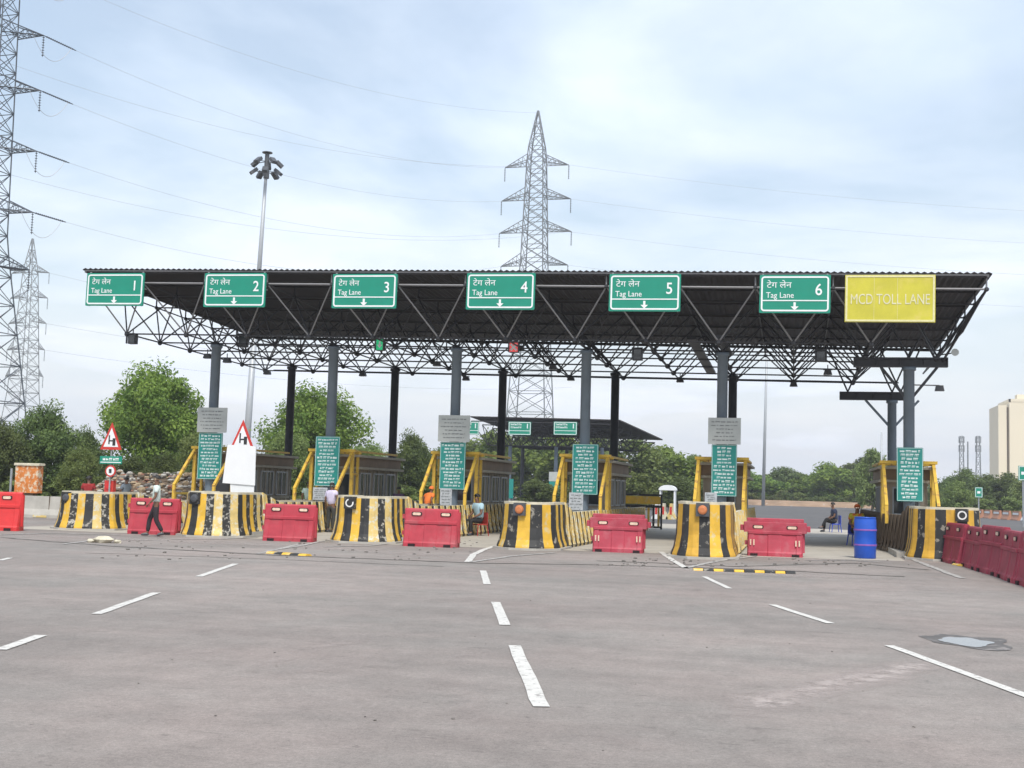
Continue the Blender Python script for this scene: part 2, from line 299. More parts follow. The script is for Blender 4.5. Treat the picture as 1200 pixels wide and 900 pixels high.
def joint(pts, wid, m, name='joint', z=.008, jit=.05, seed=1):
    rnd = random.Random(seed); left = []; right = []
    P = []
    for a, b in zip(pts, pts[1:]):
        n = max(2, int((Vector(b)-Vector(a)).length/.35))
        P += [Vector(a).lerp(Vector(b), i/n) for i in range(n)]
    P.append(Vector(pts[-1]))
    for i, p in enumerate(P):
        d = (P[min(i+1, len(P)-1)]-P[max(i-1, 0)]).normalized(); nn = Vector((-d.y, d.x)); ww = wid/2*(1+rnd.uniform(-1, 1)*jit*4)
        off = rnd.uniform(-jit, jit)
        left.append(p+nn*(ww+off)); right.append(p-nn*(ww-off))
    n = len(P); vs = [(p.x, p.y, z) for p in left]+[(p.x, p.y, z) for p in right]
    o = MB().add(vs, [(i, i+1, n+i+1, n+i) for i in range(n-1)]).build(name, m); tag(o, kind='structure')
    for q in o.data.polygons:
        if q.normal.z < 0: o.data.flip_normals(); break
    return o
def V2(v): return Vector((v[0], v[1]))
def gp(*pp): return [V2(G(*p)) for p in pp]
def dash(p, q, wid=.13, m='paint', z=.008, ext=0):
    a, b = gp(p, q); d = (b-a).normalized(); b = b+d*ext; joint([a, b], wid, M[m], 'lane_marking', z, .006, int(p[0]))
dash((603, 757), (634, 829), .135); dash((581, 706), (592, 733), .135); dash((566, 669), (571, 685), .13)
dash((0, 762), (48, 745), .13); dash((113, 720), (183, 695), .13); dash((233, 676), (276, 661), .13); dash((0, 657), (12, 654), .12)
dash((825, 676), (855, 690), .11); dash((905, 709), (973, 731), .12); dash((1042, 757), (1200, 815), .12, ext=1.5)
dash((302, 649), (350, 638), .12, 'paintfade')
joint(gp((548, 659), (555, 650), (566, 645), (580, 640)), .16, M['paint'], 'lane_marking', .012, .012, 3)
joint(gp((552, 659), (600, 652), (650, 648)), .13, M['paintfade'], 'lane_marking', .012, .012, 4)
joint(gp((774, 647), (787, 656), (803, 666)), .15, M['paint'], 'lane_marking', .012, .012, 5)
joint(gp((803, 666), (840, 658), (885, 652)), .15, M['paintfade'], 'lane_marking', .012, .012, 6)
joint(gp((378, 641), (430, 640), (468, 636)), .16, M['paintfade'], 'lane_marking', .012, .02, 7)
joint(gp((200, 632), (260, 632), (302, 630)), .16, M['paintfade'], 'lane_marking', .012, .02, 8)
joint(gp((75, 638), (120, 632), (190, 634)), .12, M['paintfade'], 'lane_marking', .012, .03, 9)
joint(gp((0, 627), (60, 625), (140, 627)), .18, M['paintfade'], 'lane_marking', .012, .03, 19)
joint(gp((325, 644), (352, 640), (380, 634)), .13, M['paintfade'], 'lane_marking', .012, .02, 10)
joint(gp((944, 629), (1003, 629)), .35, M['paint'], 'stop_line', .012, .02, 11)
joint(gp((945, 657), (1000, 657), (1030, 659)), .18, M['paintfade'], 'lane_marking', .012, .05, 12)
joint(gp((1035, 641), (1075, 658), (1110, 672), (1128, 678)), .16, M['paintfade'], 'lane_marking', .012, .03, 13)
joint(gp((0, 630), (130, 640), (330, 651), (560, 660), (700, 662), (900, 668), (1060, 676)), .17, M['tar'], 'tar_joint', .008, .07, 14)
joint(gp((700, 657), (860, 664), (1000, 660), (1090, 668)), .14, M['tar'], 'tar_joint', .008, .08, 15)
joint(gp((100, 648), (330, 656), (520, 664)), .07, M['tar'], 'tar_joint', .008, .05, 16)
# light scuffs crossing the right of the foreground
def blob(name, cx, cy, rx, ry, m, z, seed, n=40, ang=0.):
    rnd = random.Random(seed); vs = []
    for i in range(n):
        t = 2*math.pi*i/n; k = 1+.45*(mnoise.noise(Vector((math.cos(t)*1.6+seed, math.sin(t)*1.6, seed)))) + rnd.uniform(-.05, .05)
        x, y = rx*k*math.cos(t), ry*k*math.sin(t); vs.append((cx+x*math.cos(ang)-y*math.sin(ang), cy+x*math.sin(ang)+y*math.cos(ang)))
    return sheet(name, vs, z, m)
def soft_streak(pts, wid, z, seed, amt=1.):
    rnd = random.Random(seed); P = []
    for a, b in zip(pts, pts[1:]):
        n = max(3, int((b-a).length/.2)); P += [a.lerp(b, i/n) for i in range(n)]
    P.append(pts[-1]); n = len(P); vs = []; al = []; K = 6
    for i, p in enumerate(P):
        d = (P[min(i+1, n-1)]-P[max(i-1, 0)]).normalized(); nn = Vector((-d.y, d.x)); w_ = wid*(1+.5*mnoise.noise(Vector((i*.35, seed, 0))))
        for j in range(K+1):
            q = p+nn*w_*(j/K-.5)*2+nn*.12*mnoise.noise(Vector((i*.5, 3, seed))); vs.append((q.x, q.y, z)); al.append(amt*(1-abs(j/K-.5)*2)**.8*min(1, i/4, (n-1-i)/4))
    fs = [(i*(K+1)+j, i*(K+1)+j+1, (i+1)*(K+1)+j+1, (i+1)*(K+1)+j) for i in range(n-1) for j in range(K)]
    o = MB().add(vs, fs).build('dust_streak', M['scuff']); at = o.data.attributes.new('soft', 'FLOAT', 'POINT'); at.data.foreach_set('value', al); tag(o, kind='structure')
    if o.data.polygons[0].normal.z < 0: o.data.flip_normals()
soft_streak(gp((850, 842), (915, 818), (985, 802), (1040, 790), (1100, 772)), .34, .004, 17, 1.)
soft_streak(gp((880, 822), (960, 806), (1030, 782)), .22, .0065, 18, .8)
soft_streak(gp((660, 860), (760, 872), (800, 868)), .22, .004, 19, .45)
soft_streak(gp((1060, 690), (1120, 692), (1165, 694)), .5, .004, 20, .55)
soft_streak(gp((1060, 742), (1136, 738), (1195, 746)), .45, .0042, 21, .55)
soft_streak(gp((620, 660), (560, 655), (480, 650)), .5, .0042, 22, .5)
soft_streak(gp((20, 627), (160, 632), (380, 642), (520, 652)), .7, .0046, 23, .6)
soft_streak(gp((700, 662), (860, 672), (1040, 678)), .7, .0046, 24, .55)
for i_ in range(16):
    p0 = G(random.Random(i_).uniform(60, 1100), random.Random(i_+50).uniform(690, 860)); v_ = random.Random(i_+90).uniform(-.5, .5); soft_streak([V2(p0), V2(p0)+Vector((v_, random.Random(i_+7).uniform(.7, 1.8)))], .14, .0048, 30+i_, .5)
c = G(1136, 752); blob('damp_patch', c.x, c.y, .52, .70, M['damp'], .005, 3, ang=.1)
c = G(1131, 753); blob('puddle', c.x, c.y, .30, .40, M['wet'], .0105, 5, ang=.1)
c = G(870, 700); 
# yellow and black speed strips
def strip(p, q, n, name, label):
    a, b = gp(p, q); t = empty(name, (a.x, a.y, 0), label=label, cat='speed strip'); d = (b-a)/n; ang = math.atan2(d.y, d.x); t.rotation_euler.z = ang; ln = d.length
    for i in range(n):
        mb = MB(); w_ = .11; x0 = i*ln+.008; x1 = (i+1)*ln-.008
        mb.prism([(-w_, .013), (-w_*.6, .05), (w_*.6, .05), (w_, .013), (w_, .0), (-w_, .0)], x0, x1, 'x'); mb.build('block', M['yellow'] if i % 2 == 0 else M['black'], t)
strip((812, 668.5), (932, 672.5), 10, 'speed_strip', 'yellow and black strip of low blocks in front of the fifth toll island')
strip((315, 648.5), (362, 652), 5, 'speed_strip', 'broken short yellow and black strip in front of the second red barrier')
strip((1120, 662), (1131, 664), 1, 'speed_strip', 'single yellow block lying beside the maroon barriers')
# pale debris lump at left
def rock(mb, c, r, rnd, mi=0, flat=.7):
    vs = []; n = 7
    for zz, k in ((-.5*flat, .7), (.1*flat, 1), (.55*flat, .55)):
        for i in range(n):
            t = 2*math.pi*i/n+rnd.uniform(-.25, .25); q = k*r*rnd.uniform(.75, 1.2); vs.append((c[0]+q*math.cos(t), c[1]+q*math.sin(t), c[2]+zz*r))
    fs = [(j*n+i, j*n+(i+1)%n, (j+1)*n+(i+1)%n, (j+1)*n+i) for j in range(2) for i in range(n)]+[tuple(reversed(range(n))), tuple(range(2*n, 3*n))]
    mb.add(vs, fs, mi)
rnd = random.Random(4); mb = MB(); c = G(122, 636)
rock(mb, (c.x, c.y, .07), .26, rnd); rock(mb, (c.x-.3, c.y-.1, .04), .14, rnd); rock(mb, (c.x+.35, c.y+.05, .04), .12, rnd)
tag(mb.build('rubble_lump', M['cream']), 'pale yellowish lump of broken concrete on the road before the first toll island', 'rubble')
mb = MB()
for i in range(150):
    u_ = rnd.random(); p = G(rnd.uniform(700, 1065), rnd.uniform(654, 664)) if i % 2 else G(rnd.uniform(120, 560), rnd.uniform(634, 656))
    rock(mb, (p.x, p.y, .01), rnd.uniform(.02, .055), rnd)
for i in range(26):
    p = G(rnd.uniform(20, 1150), rnd.uniform(690, 880)); rock(mb, (p.x, p.y, .004), rnd.uniform(.006, .016), rnd)
tag(mb.build('gravel', M['tar']), kind='stuff')

# ------------------------------------------------------------------ toll canopy
m_ = 2.39; XC = [-21.55+2*m_*k for k in range(5)]+[3.727]; YF = 42.4; DY = 2.405; YC = YF-1.5*DY
XL, XR = -24.98, 5.70
def zr(x, y): return 9.12-.0183*(x+24.9)-.039*(y-YC)
def zb(x, y): return 6.90-.0145*(x+21.5)-.012*(y-YF)
canopy = empty('toll_canopy', (-9, YF, 0), label='long dark flat canopy on steel space frame over the six toll lanes', cat='canopy')
canopy.location = (0, 0, 0)
# roof sheet with corrugations running front to back, purlins below
mb = MB(); nx = 2*150; th = .03; y0, y1 = YC-.06, YC+6*DY
def shear(y): return 0
vs = []; 
for i in range(nx+1):
    x = XL-.12+(XR+.24-XL)*i/nx; dz = .05 if i % 2 else 0
    for y in (y0, y1): vs += [(x, y, zr(x, y)+dz), (x, y, zr(x, y)+dz+th)]
fs = []
for i in range(nx):
    a = 4*i; b = 4*(i+1)
    fs += [(a, b, b+2, a+2), (a+1, a+3, b+3, b+1), (a, a+1, b+1, b), (a+2, b+2, b+3, a+3)]
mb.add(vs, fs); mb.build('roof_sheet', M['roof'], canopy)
mb = MB()
for k in range(7):
    y = y0+.05+(y1-y0-.1)*k/6; mb.bar((XL, y, zr(XL, y)-.05), (XR, y, zr(XR, y)-.05), .05, .07)
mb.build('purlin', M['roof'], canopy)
mb = MB()
for x, (xa) in ((XL, 0), (XR, 0)): mb.bar((x, y0, zr(x, y0)-.04), (x, y1, zr(x, y1)-.04), .07, .09)
mb.bar((XL, y0+.02, zr(XL, y0)-.02), (XR, y0+.02, zr(XR, y0)-.02), .05, .05)
mb.bar((XL, y1+.02, zr(XL, y1)-.05), (XR, y1+.02, zr(XR, y1)-.05), .06, .12)
mb.build('edge_trim', M['roofrib'], canopy)
# space frame
NX = 13; NYr = 6
tx = [min(max(XC[0]-1.5*m_+m_*i, XL+.05), XR-.02) for i in range(NX+1)]
ty = [YC+.12+DY*j for j in range(NYr+1)]; ty[-1] -= .1
bx_ = [XC[0]-m_+m_*i for i in range(NX-1)]
by = [YC+.5*DY+DY*j for j in range(NYr)]
top = lambda i, j: Vector((tx[i], ty[j], zr(tx[i], ty[j])-.42))
bot = lambda i, j: Vector((bx_[i], by[j], zb(bx_[i], by[j])))
tr = MB(); rails = MB()
for i in range(NX+1):
    for j in range(NYr+1):
        if i < NX: (rails if j == 0 else tr).tube(top(i, j), top(i+1, j), .030 if j else .036, n=5)
        if j < NYr: tr.tube(top(i, j), top(i, j+1), .028, n=5)
        (rails if j == 0 else tr).tube(top(i, j), top(i, j)+Vector((0, 0, .36)), .03, n=5)
        tr.lathe(top(i, j)+Vector((0, 0, -.07)), [(.03, 0), (.075, .04), (.075, .1), (.03, .14)], n=6)
nb = len(bx_)
for i in range(nb):
    for j in range(NYr):
        B = bot(i, j)
        if i < nb-1: tr.tube(B, bot(i+1, j), .029, n=5)
        if j < NYr-1: tr.tube(B, bot(i, j+1), .029, n=5)
        for a in (0, 1):
            for b in (0, 1): (rails if (j == 0 and b == 0) else tr).tube(B, top(i+a, j+b), .028, n=5)
        tr.lathe(B+Vector((0, 0, -.10)), [(.04, 0), (.10, .05), (.10, .14), (.04, .19)], n=6)
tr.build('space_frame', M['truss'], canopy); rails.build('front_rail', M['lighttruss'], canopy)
# downstand end frame at the right
mb = MB()
for j in range(NYr): mb.tube(top(NX, j)+Vector((0, 0, -.0)), (tx[NX]-.55, by[j], zb(tx[NX], by[j])+.45), .03, n=5); mb.tube(top(NX, j+1), (tx[NX]-.55, by[j], zb(tx[NX], by[j])+.45), .03, n=5)
for j in range(NYr-1): mb.tube((tx[NX]-.55, by[j], zb(tx[NX], by[j])+.45), (tx[NX]-.55, by[j+1], zb(tx[NX], by[j+1])+.45), .035, n=5)
mb.build('end_frame', M['truss'], canopy)
# columns
for k, x in enumerate(XC):
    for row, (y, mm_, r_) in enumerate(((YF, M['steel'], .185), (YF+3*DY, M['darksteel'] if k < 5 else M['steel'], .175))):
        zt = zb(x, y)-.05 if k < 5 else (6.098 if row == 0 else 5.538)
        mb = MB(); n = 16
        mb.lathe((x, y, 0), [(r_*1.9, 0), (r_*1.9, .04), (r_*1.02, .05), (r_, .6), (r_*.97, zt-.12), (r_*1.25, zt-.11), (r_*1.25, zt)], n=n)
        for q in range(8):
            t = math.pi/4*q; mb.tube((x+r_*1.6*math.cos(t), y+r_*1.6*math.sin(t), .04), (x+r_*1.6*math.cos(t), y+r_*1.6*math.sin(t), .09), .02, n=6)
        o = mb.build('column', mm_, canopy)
        for p_ in o.data.polygons: p_.use_smooth = len(p_.vertices) == 4 and abs(p_.normal.z) < .3
# heavy beams on the right-hand columns
for (xa, xb, y, zt, bxr) in ((1.95, 4.95, YF, 6.42, .9), (1.75, 4.35, YF+3*DY, 5.86, 1.0)):
    mb = MB(); z0_ = zt-.32
    mb.box(xa, y-.13, z0_, xb, y+.13, z0_+.05); mb.box(xa, y-.13, zt-.05, xb, y+.13, zt); mb.box(xa, y-.02, z0_+.05, xb, y+.02, zt-.05); mb.box(xa-.01, y-.13, z0_, xa+.02, y+.13, zt); mb.box(xb-.02, y-.13, z0_, xb+.01, y+.13, zt)
    for q in range(1, 4): xx = xa+(xb-xa)*q/4; mb.box(xx-.01, y-.12, z0_+.05, xx+.01, y+.12, zt-.05)
    mb.build('heavy_beam', M['truss'], canopy)
    mb = MB()
    for s in (-1, 1): mb.bar((3.727+s*.12, y, z0_-1.0), (3.727+s*bxr, y, z0_), .09, .09)
    mb.build('knee_brace', M['steel'] if y > 45 else M['truss'], canopy)
    mb = MB()
    for xx in (xa+.3, xb-.3, 3.727):
        for s in (-1, 1): mb.tube((xx, y, zt), (xx+s*.8, y+.3, zr(xx, y)-.45), .035, n=5)
    mb.build('strut', M['truss'], canopy)
# front pair of long struts carrying the edge at the right
mb = MB(); mb.tube(top(NX, 0), (4.8, YF, 6.3), .045, n=6); mb.tube(top(NX-1, 1), (4.6, YF, 6.3), .04, n=6); mb.build('strut', M['truss'], canopy)
# dark gutter walkway seen diagonally under the frame
mb = MB(); mb.bar((-3.7, 44.6, zb(-3.7, 44)+.75), (-3.35, 50.5, zb(-3.3, 50)+.12), .35, .10); mb.bar((-2.5, 41.3, 7.0), (-2.35, 44.5, 6.75), .3, .1); mb.build('gutter', M['truss'], canopy)
# horizontal tie pipes at the rear
mb = MB()
for yy, dz in ((YF+3*DY+.3, -.18), (YF+4*DY, .02)):
    mb.tube((XC[0]-1, yy, zb(XC[0], yy)+dz), (4.0, yy, zb(4, yy)+dz), .028, n=5)
mb.build('tie_pipe', M['truss'], canopy)

# ------------------------------------------------------------------ overhead lane signs
def rrect(x0, z0, x1, z1, r, n=5):
    P = []
    for cx, cz, a0 in ((x1-r, z1-r, 0), (x0+r, z1-r, 90), (x0+r, z0+r, 180), (x1-r, z0+r, 270)):
        P += [(cx+r*math.cos(R(a0+90*i/n)), cz+r*math.sin(R(a0+90*i/n))) for i in range(n+1)]
    return P
def frame_ring(mb, x0, z0, x1, z1, r, wd, y0, y1, mi=0):
    o = rrect(x0, z0, x1, z1, r); i_ = rrect(x0+wd, z0+wd, x1-wd, z1-wd, max(r-wd, .01)); n = len(o)
    vs = [(a, y0, b) for a, b in o]+[(a, y0, b) for a, b in i_]+[(a, y1, b) for a, b in o]+[(a, y1, b) for a, b in i_]
    fs = [(k, (k+1)%n, n+(k+1)%n, n+k) for k in range(n)]+[(k, 2*n+k, 2*n+(k+1)%n, (k+1)%n) for k in range(n)]+[(n+k, n+(k+1)%n, 3*n+(k+1)%n, 3*n+k) for k in range(n)]
    mb.add(vs, fs, mi)
YS = YC-.28
def lane_sign(px0, py0, px1, py1, num, Y=YS, small=False):
    a = A(px0, py0, Y); b = A(px1, py1, Y); cx = (a.x+b.x)/2; wd = (b.x-a.x); z1 = a.z; ht = a.z-A(px0, py1, Y).z
    z1 = (a.z+A(px1, py0, Y).z)/2; z0 = z1-ht
    t = empty('lane_sign', (cx, Y, z0), label='green overhead Tag Lane sign with the number %s on the canopy edge' % num, cat='sign', group='green Tag Lane signs on the canopy edge')
    t.rotation_euler.y = R(.6)
    h = wd/2
    MB().prism(rrect(-h, 0, h, ht, .03), 0, .06).build('panel', M['green'], t)
    mb = MB(); frame_ring(mb, -h+.05, .05, h-.05, ht-.05, .10, .05, -.012, 0); mb.box(-h+.10, -.010, ht*.31, h-.10, 0, ht*.31+.035); mb.build('border', M['white'], t)
    text('hindi_lettering', 'टेग लेन', .27*ht/1.22, M['white'], t, (-h+.22, -.004, ht*.66), sx=1.1)
    text('english_lettering', 'Tag Lane', .26*ht/1.22, M['white'], t, (-h+.20, -.004, ht*.395), sx=.92)
    text('numeral', num, .52*ht/1.22, M['white'], t, (h-.36, -.004, ht*.47), 'CENTER', sx=.9, offset=.004)
    mb = MB(); cx_ = 0; zz = ht*.17
    mb.prism([(-.035, zz+.13), (-.035, zz), (-.12, zz), (0, zz-.12), (.12, zz), (.035, zz), (.035, zz+.13)], -.012, -.001); mb.build('arrow', M['white'], t)
    mb = MB()
    for s in (-1, 1): mb.bar((s*(h-.1), .09, 0), (s*(h-.1), .09, ht+.05), .05, .05); mb.bar((s*(h-.1), .06, ht*.55), (s*(h-.1), .36, ht*.55), .04, .04)
    mb.build('bracket', M['lighttruss'], t)
    return t
for k, (x0, y0_, x1, y1_) in enumerate(((102, 320, 167, 358), (240, 320, 310, 359.5), (390, 321, 464, 361), (547, 320, 626, 362.5), (714, 321, 797, 364.5), (890, 322, 973, 366.5))):
    lane_sign(x0, y0_, x1, y1_, str(k+1))
# yellow toll panel
a = A(990, 322, YS); b = A(1096, 378, YS); h = (b.x-a.x)/2; ht = a.z-A(990, 377, YS).z
t = empty('toll_sign', ((a.x+b.x)/2, YS, a.z-ht-.02), label='faded yellow panel sign reading MCD TOLL LANE at right end of canopy', cat='sign'); t.rotation_euler.y = R(.6)
MB().box(-h, 0, 0, h, .07, ht).build('panel', M['yellowsign'], t)
mb = MB(); frame_ring(mb, -h+.02, .02, h-.02, ht-.02, .02, .055, -.012, 0); mb.box(-h+.86, -.006, .07, -h+.868, 0, ht-.07); mb.box(.22, -.006, .07, .228, 0, ht-.07); mb.build('border', M['fade'], t)
text('lettering', 'MCD TOLL LANE', .46, M['fade2'], t, (0, -.006, ht*.38), 'CENTER', sx=.67)

# ------------------------------------------------------------------ toll islands: striped crash barrier nose and walls
NY = [34.6, 33.2, 33.2, 33.1, 32.2, 36.0]; NDX = [-.62, -.25, -.25, -.07, .1, .50]; NH = [1.22, 1.35, 1.36, 1.33, 1.48, 1.50]; HW = [.92, .86, .84, .74, .70, .90]
ORD = ['first', 'second', 'third', 'fourth', 'fifth', 'sixth']
def outline(hw, length):   # from back-left round the front to back-right, as (x, y)
    return [(-hw, length), (-hw, .55), (-hw*.62, .10), (-hw*.3, 0), (hw*.3, 0), (hw*.62, .10), (hw, .55), (hw, length)]
def resample(poly, step):
    pts = [Vector(p) for p in poly]; out = [pts[0]]; tag_ = []
    tot = sum((b-a).length for a, b in zip(pts, pts[1:])); n = max(4, round(tot/step)); st = tot/n
    d = []; acc = 0
    for a, b in zip(pts, pts[1:]): d.append((acc, acc+(b-a).length, a, b)); acc += (b-a).length
    def at(s):
        for a0, a1, a, b in d:
            if s <= a1+1e-9: return a.lerp(b, (s-a0)/(a1-a0) if a1 > a0 else 0)
        return pts[-1]
    return [at(i*st) for i in range(n+1)]
def nose(mb, cx, y, hw, h, length, step, phase, first_mats):
    prof = [(.16, 0), (.16, .10), (.09, .28), (.03, .62), (0, h-.07), (-.02, h-.07), (-.02, h), ]  # outward offset, z
    P = resample(outline(hw, length), step/2); n = len(P); c0 = Vector((0, length*.6))
    rows = []
    for i, p in enumerate(P):
        d = (P[min(i+1, n-1)]-P[max(i-1, 0)]).normalized(); nn = Vector((d.y, -d.x))
        if nn.dot(p-c0) < 0: nn = -nn
        rows.append([(cx+p.x+nn.x*o, y+p.y+nn.y*o, z) for o, z in prof]+[(cx+p.x-nn.x*.28, y+p.y-nn.y*.28, h)])
    k = len(rows[0]); vs = [v for r_ in rows for v in r_]
    for i in range(n-1):
        seg = (i//2+phase)
        for j in range(k-1):
            mi = first_mats[seg % len(first_mats)]
            if j >= k-3: mi = 2
            mb.add([rows[i][j], rows[i+1][j], rows[i+1][j+1], rows[i][j+1]], [(0, 1, 2, 3)], mi)
    # inner back face down
    for i in range(n-1):
        a, b = rows[i][-1], rows[i+1][-1]; mb.add([a, b, (b[0], b[1], .2), (a[0], a[1], .2)], [(0, 1, 2, 3)], 2)
    for i in (0, n-1): mb.add(rows[i]+[(rows[i][-1][0], rows[i][-1][1], 0)], [tuple(range(k+1))], 2)
for k in range(6):
    x = XC[k]; cx = x+NDX[k]; y = NY[k]; hw = HW[k]; h = NH[k]
    isl = empty('toll_island', (0, 0, 0), label='%s toll island from the left with its yellow and black striped crash barrier nose' % ORD[k].capitalize(), cat='toll island', group='striped toll islands between the lanes')
    # slab
    L_ = 22
    MB().prism([(x-.80, y+1.2), (x+.80, y+1.2), (x+.80, y+L_), (x-.80, y+L_)], 0, .16, 'z').build('island_slab', M['concrete'], isl)
    mb = MB(); length = 2.1
    nose(mb, cx, y, hw, h, length, [.25, .25, .25, .34, .27, .29][k], [1, 1, 1, 1, 0, 1][k], [[0, 1, 0, 4, 0, 1, 3, 4], [1, 0, 1, 0, 4, 3, 4, 3], [1, 0, 1, 0, 1, 3, 4, 3], [0, 1], [0, 1, 0, 1, 3, 1], [0, 1]][k])
    mb.build('barrier_nose', [M['yellow'] if k not in (4, 5) else M['yellowdirty'], M['black'], M['cream'], M['yellow2'] if k != 4 else M['yellow'], M['blackworn']], isl)
    # lower side walls
    for s in (-1, 1):
        mb = MB(); ya = y+length; yb = y+L_-1.0; n = int((yb-ya)/.30); hh = h-.30
        mats = [M['yellow2'], M['black'], M['cream']]
        if k == 5 and s < 0: mats = [M['brown'], M['brown'], M['brown']]  # wear and the shade of this left side both painted as dark brown
        for i in range(n):
            a0 = ya+(yb-ya)*i/n; a1 = ya+(yb-ya)*(i+1)/n
            def xx(o, yy):
                f_ = min(1, (yy-ya)/4); base = (cx+s*hw)*(1-f_)+(x+s*.80)*f_; return base+s*o
            hz_ = hh if i > 3 else hh+.30*(1-i/4)
            hz2 = hh if i+1 > 3 else hh+.30*(1-(i+1)/4)
            pr = [(.16, 0), (.16, .09), (.09, .26), (.02, .5), (0, 1.), (-.16, 1.), (-.16, 0)]
            def Z(z, hq): return z if z < .6 else hq
            r0 = [(xx(o, a0), a0, Z(z, hz_)) for o, z in pr]; r1 = [(xx(o, a1), a1, Z(z, hz2)) for o, z in pr]
            for j in range(len(pr)-1):
                mb.add([r0[j], r1[j], r1[j+1], r0[j+1]], [(0, 1, 2, 3)], 2 if j >= 4 else (i % 2 if j < 4 else 2))
            if i in (0, n-1): mb.add(r0 if i == 0 else r1, [tuple(range(7))], 2)
            # proud fins on the yellow stripes
            if i % 2 == 0 and i < n-1:
                q0 = [(p[0]+s*.03, p[1]+.02, p[2]) for p in r0[1:5]]; q1 = [(p[0]+s*.03, p[1]-.02, p[2]) for p in r1[1:5]]
                for j in range(3): mb.add([q0[j], q1[j], q1[j+1], q0[j+1]], [(0, 1, 2, 3)], 0)
                mb.add(q0+[r0[4], r0[1]], [tuple(range(6))], 0); mb.add(q1+[r1[4], r1[1]], [tuple(range(6))], 0)
        mb.build('side_wall', mats, isl)
    # marker lamp on the nose
    lx = cx+[-.38, -.30, -.18, -.12, .02, .34][k]; ly = y+[.10, .03, -.03, -.03, -.03, .0][k]
    bx0 = MB().box(lx-.17, ly-.09, h-.38, lx+.17, ly+.10, h-.03); hs_ = bx0.build('marker_box', M['black'] if k not in (3, 4) else M['lamp'], isl)
    mb = MB(); n = 20; rr = .125
    if k in (2, 5):
        vs = [(lx+rr*math.cos(2*math.pi*i/n), ly-.10, h-.21+rr*math.sin(2*math.pi*i/n)) for i in range(n)]+[(lx+rr*.68*math.cos(2*math.pi*i/n), ly-.10, h-.21+rr*.68*math.sin(2*math.pi*i/n)) for i in range(n)]
        vs += [(v[0], ly-.085, v[2]) for v in vs]
        if k == 2: rng_ = [i for i in range(n) if not 1 <= i < 6]
        else: rng_ = range(n)
        mb.add(vs, [(i, (i+1)%n, n+(i+1)%n, n+i) for i in rng_]+[(i, 2*n+i, 2*n+(i+1)%n, (i+1)%n) for i in rng_]); mb.build('ring_mark', M['whitering'], hs_)
    else:
        mb.tube((lx, ly-.14, h-.21), (lx, ly-.085, h-.21), rr*.85, rr, n=n); mb.tube((lx, ly-.155, h-.21), (lx, ly-.14, h-.21), rr*.5, rr*.85, n=n)
        mb.build('round_lens', M['amber'] if k in (3, 4) else M['lamp'], hs_)
    # low upstand at the nose foot
    MB().prism([(cx-hw-.24, y+length), (cx-hw-.24, y+.40), (cx-hw*.5, y-.22), (cx+hw*.5, y-.22), (cx+hw+.24, y+.40), (cx+hw+.24, y+length)], 0, .06, 'z').build('foot_kerb', M['concrete'], isl)

# ------------------------------------------------------------------ booths, yellow frames, boards on columns
def make_booth():
    t = empty('toll_booth', (0, 0, 0))
    L0, L1, W_ = 1.1, 5.9, .66
    MB().box(-W_, L0, .16, W_, L1, 2.62).build('wall', M['wall'], t)
    mb = MB()
    for s in (-1, 1):
        n = 12
        for i in range(n+1):
            yy = L0+(L1-L0)*i/n; mb.box(s*W_-(.0 if s > 0 else .035), yy-.03, .16, s*W_+(.035 if s > 0 else 0), yy+.03, 2.24)
        mb.box(s*W_-(.0 if s > 0 else .045), L0, 1.02, s*W_+(.045 if s > 0 else 0), L1, 1.10)
    mb.build('wall_rib', M['eave'], t)
    for s in (-1, 1):
        for ya, yb in ((L0+.35, L0+1.5), (L0+1.9, L0+3.1), (L0+3.4, L1-.3)):
            f = MB(); x0_, x1_ = (W_, W_+.05) if s > 0 else (-W_-.05, -W_)
            f.box(x0_, ya, 1.14, x1_, yb, 1.19); f.box(x0_, ya, 2.08, x1_, yb, 2.13); f.box(x0_, ya, 1.19, x1_, ya+.05, 2.08); f.box(x0_, yb-.05, 1.19, x1_, yb, 2.08); f.box(x0_, (ya+yb)/2-.02, 1.19, x1_, (ya+yb)/2+.02, 2.08)
            fo = f.build('window', M['galv'], t)
            MB().box(x0_+(.0 if s > 0 else .03), ya+.04, 1.18, x1_-(.03 if s > 0 else 0), yb-.04, 2.09).build('pane', M['glass'], fo)
    f = MB(); f.box(-.45, L0-.05, 1.15, .45, L0, 1.2); f.box(-.45, L0-.05, 2.05, .45, L0, 2.1); f.box(-.45, L0-.05, 1.2, -.40, L0, 2.05); f.box(.40, L0-.05, 1.2, .45, L0, 2.05); fo = f.build('window', M['galv'], t)
    MB().box(-.41, L0-.03, 1.19, .41, L0-.001, 2.06).build('pane', M['glass'], fo)
    MB().bbox(-W_-.24, L0-.25, 2.25, W_+.24, L1+.25, 2.34, .02).build('lower_eave', M['eave'], t)
    MB().box(-W_-.12, L0-.12, 2.34, W_+.12, L1+.12, 2.70).build('fascia', M['fascia'], t)
    MB().bbox(-W_-.28, L0-.35, 2.70, W_+.28, L1+.3, 2.79, .02).build('roof', M['eave'], t)
    MB().box(-.55, L0-.8, .16, .55, L0-.1, 1.05).build('equipment_cabinet', M['galv'], t)
    return t
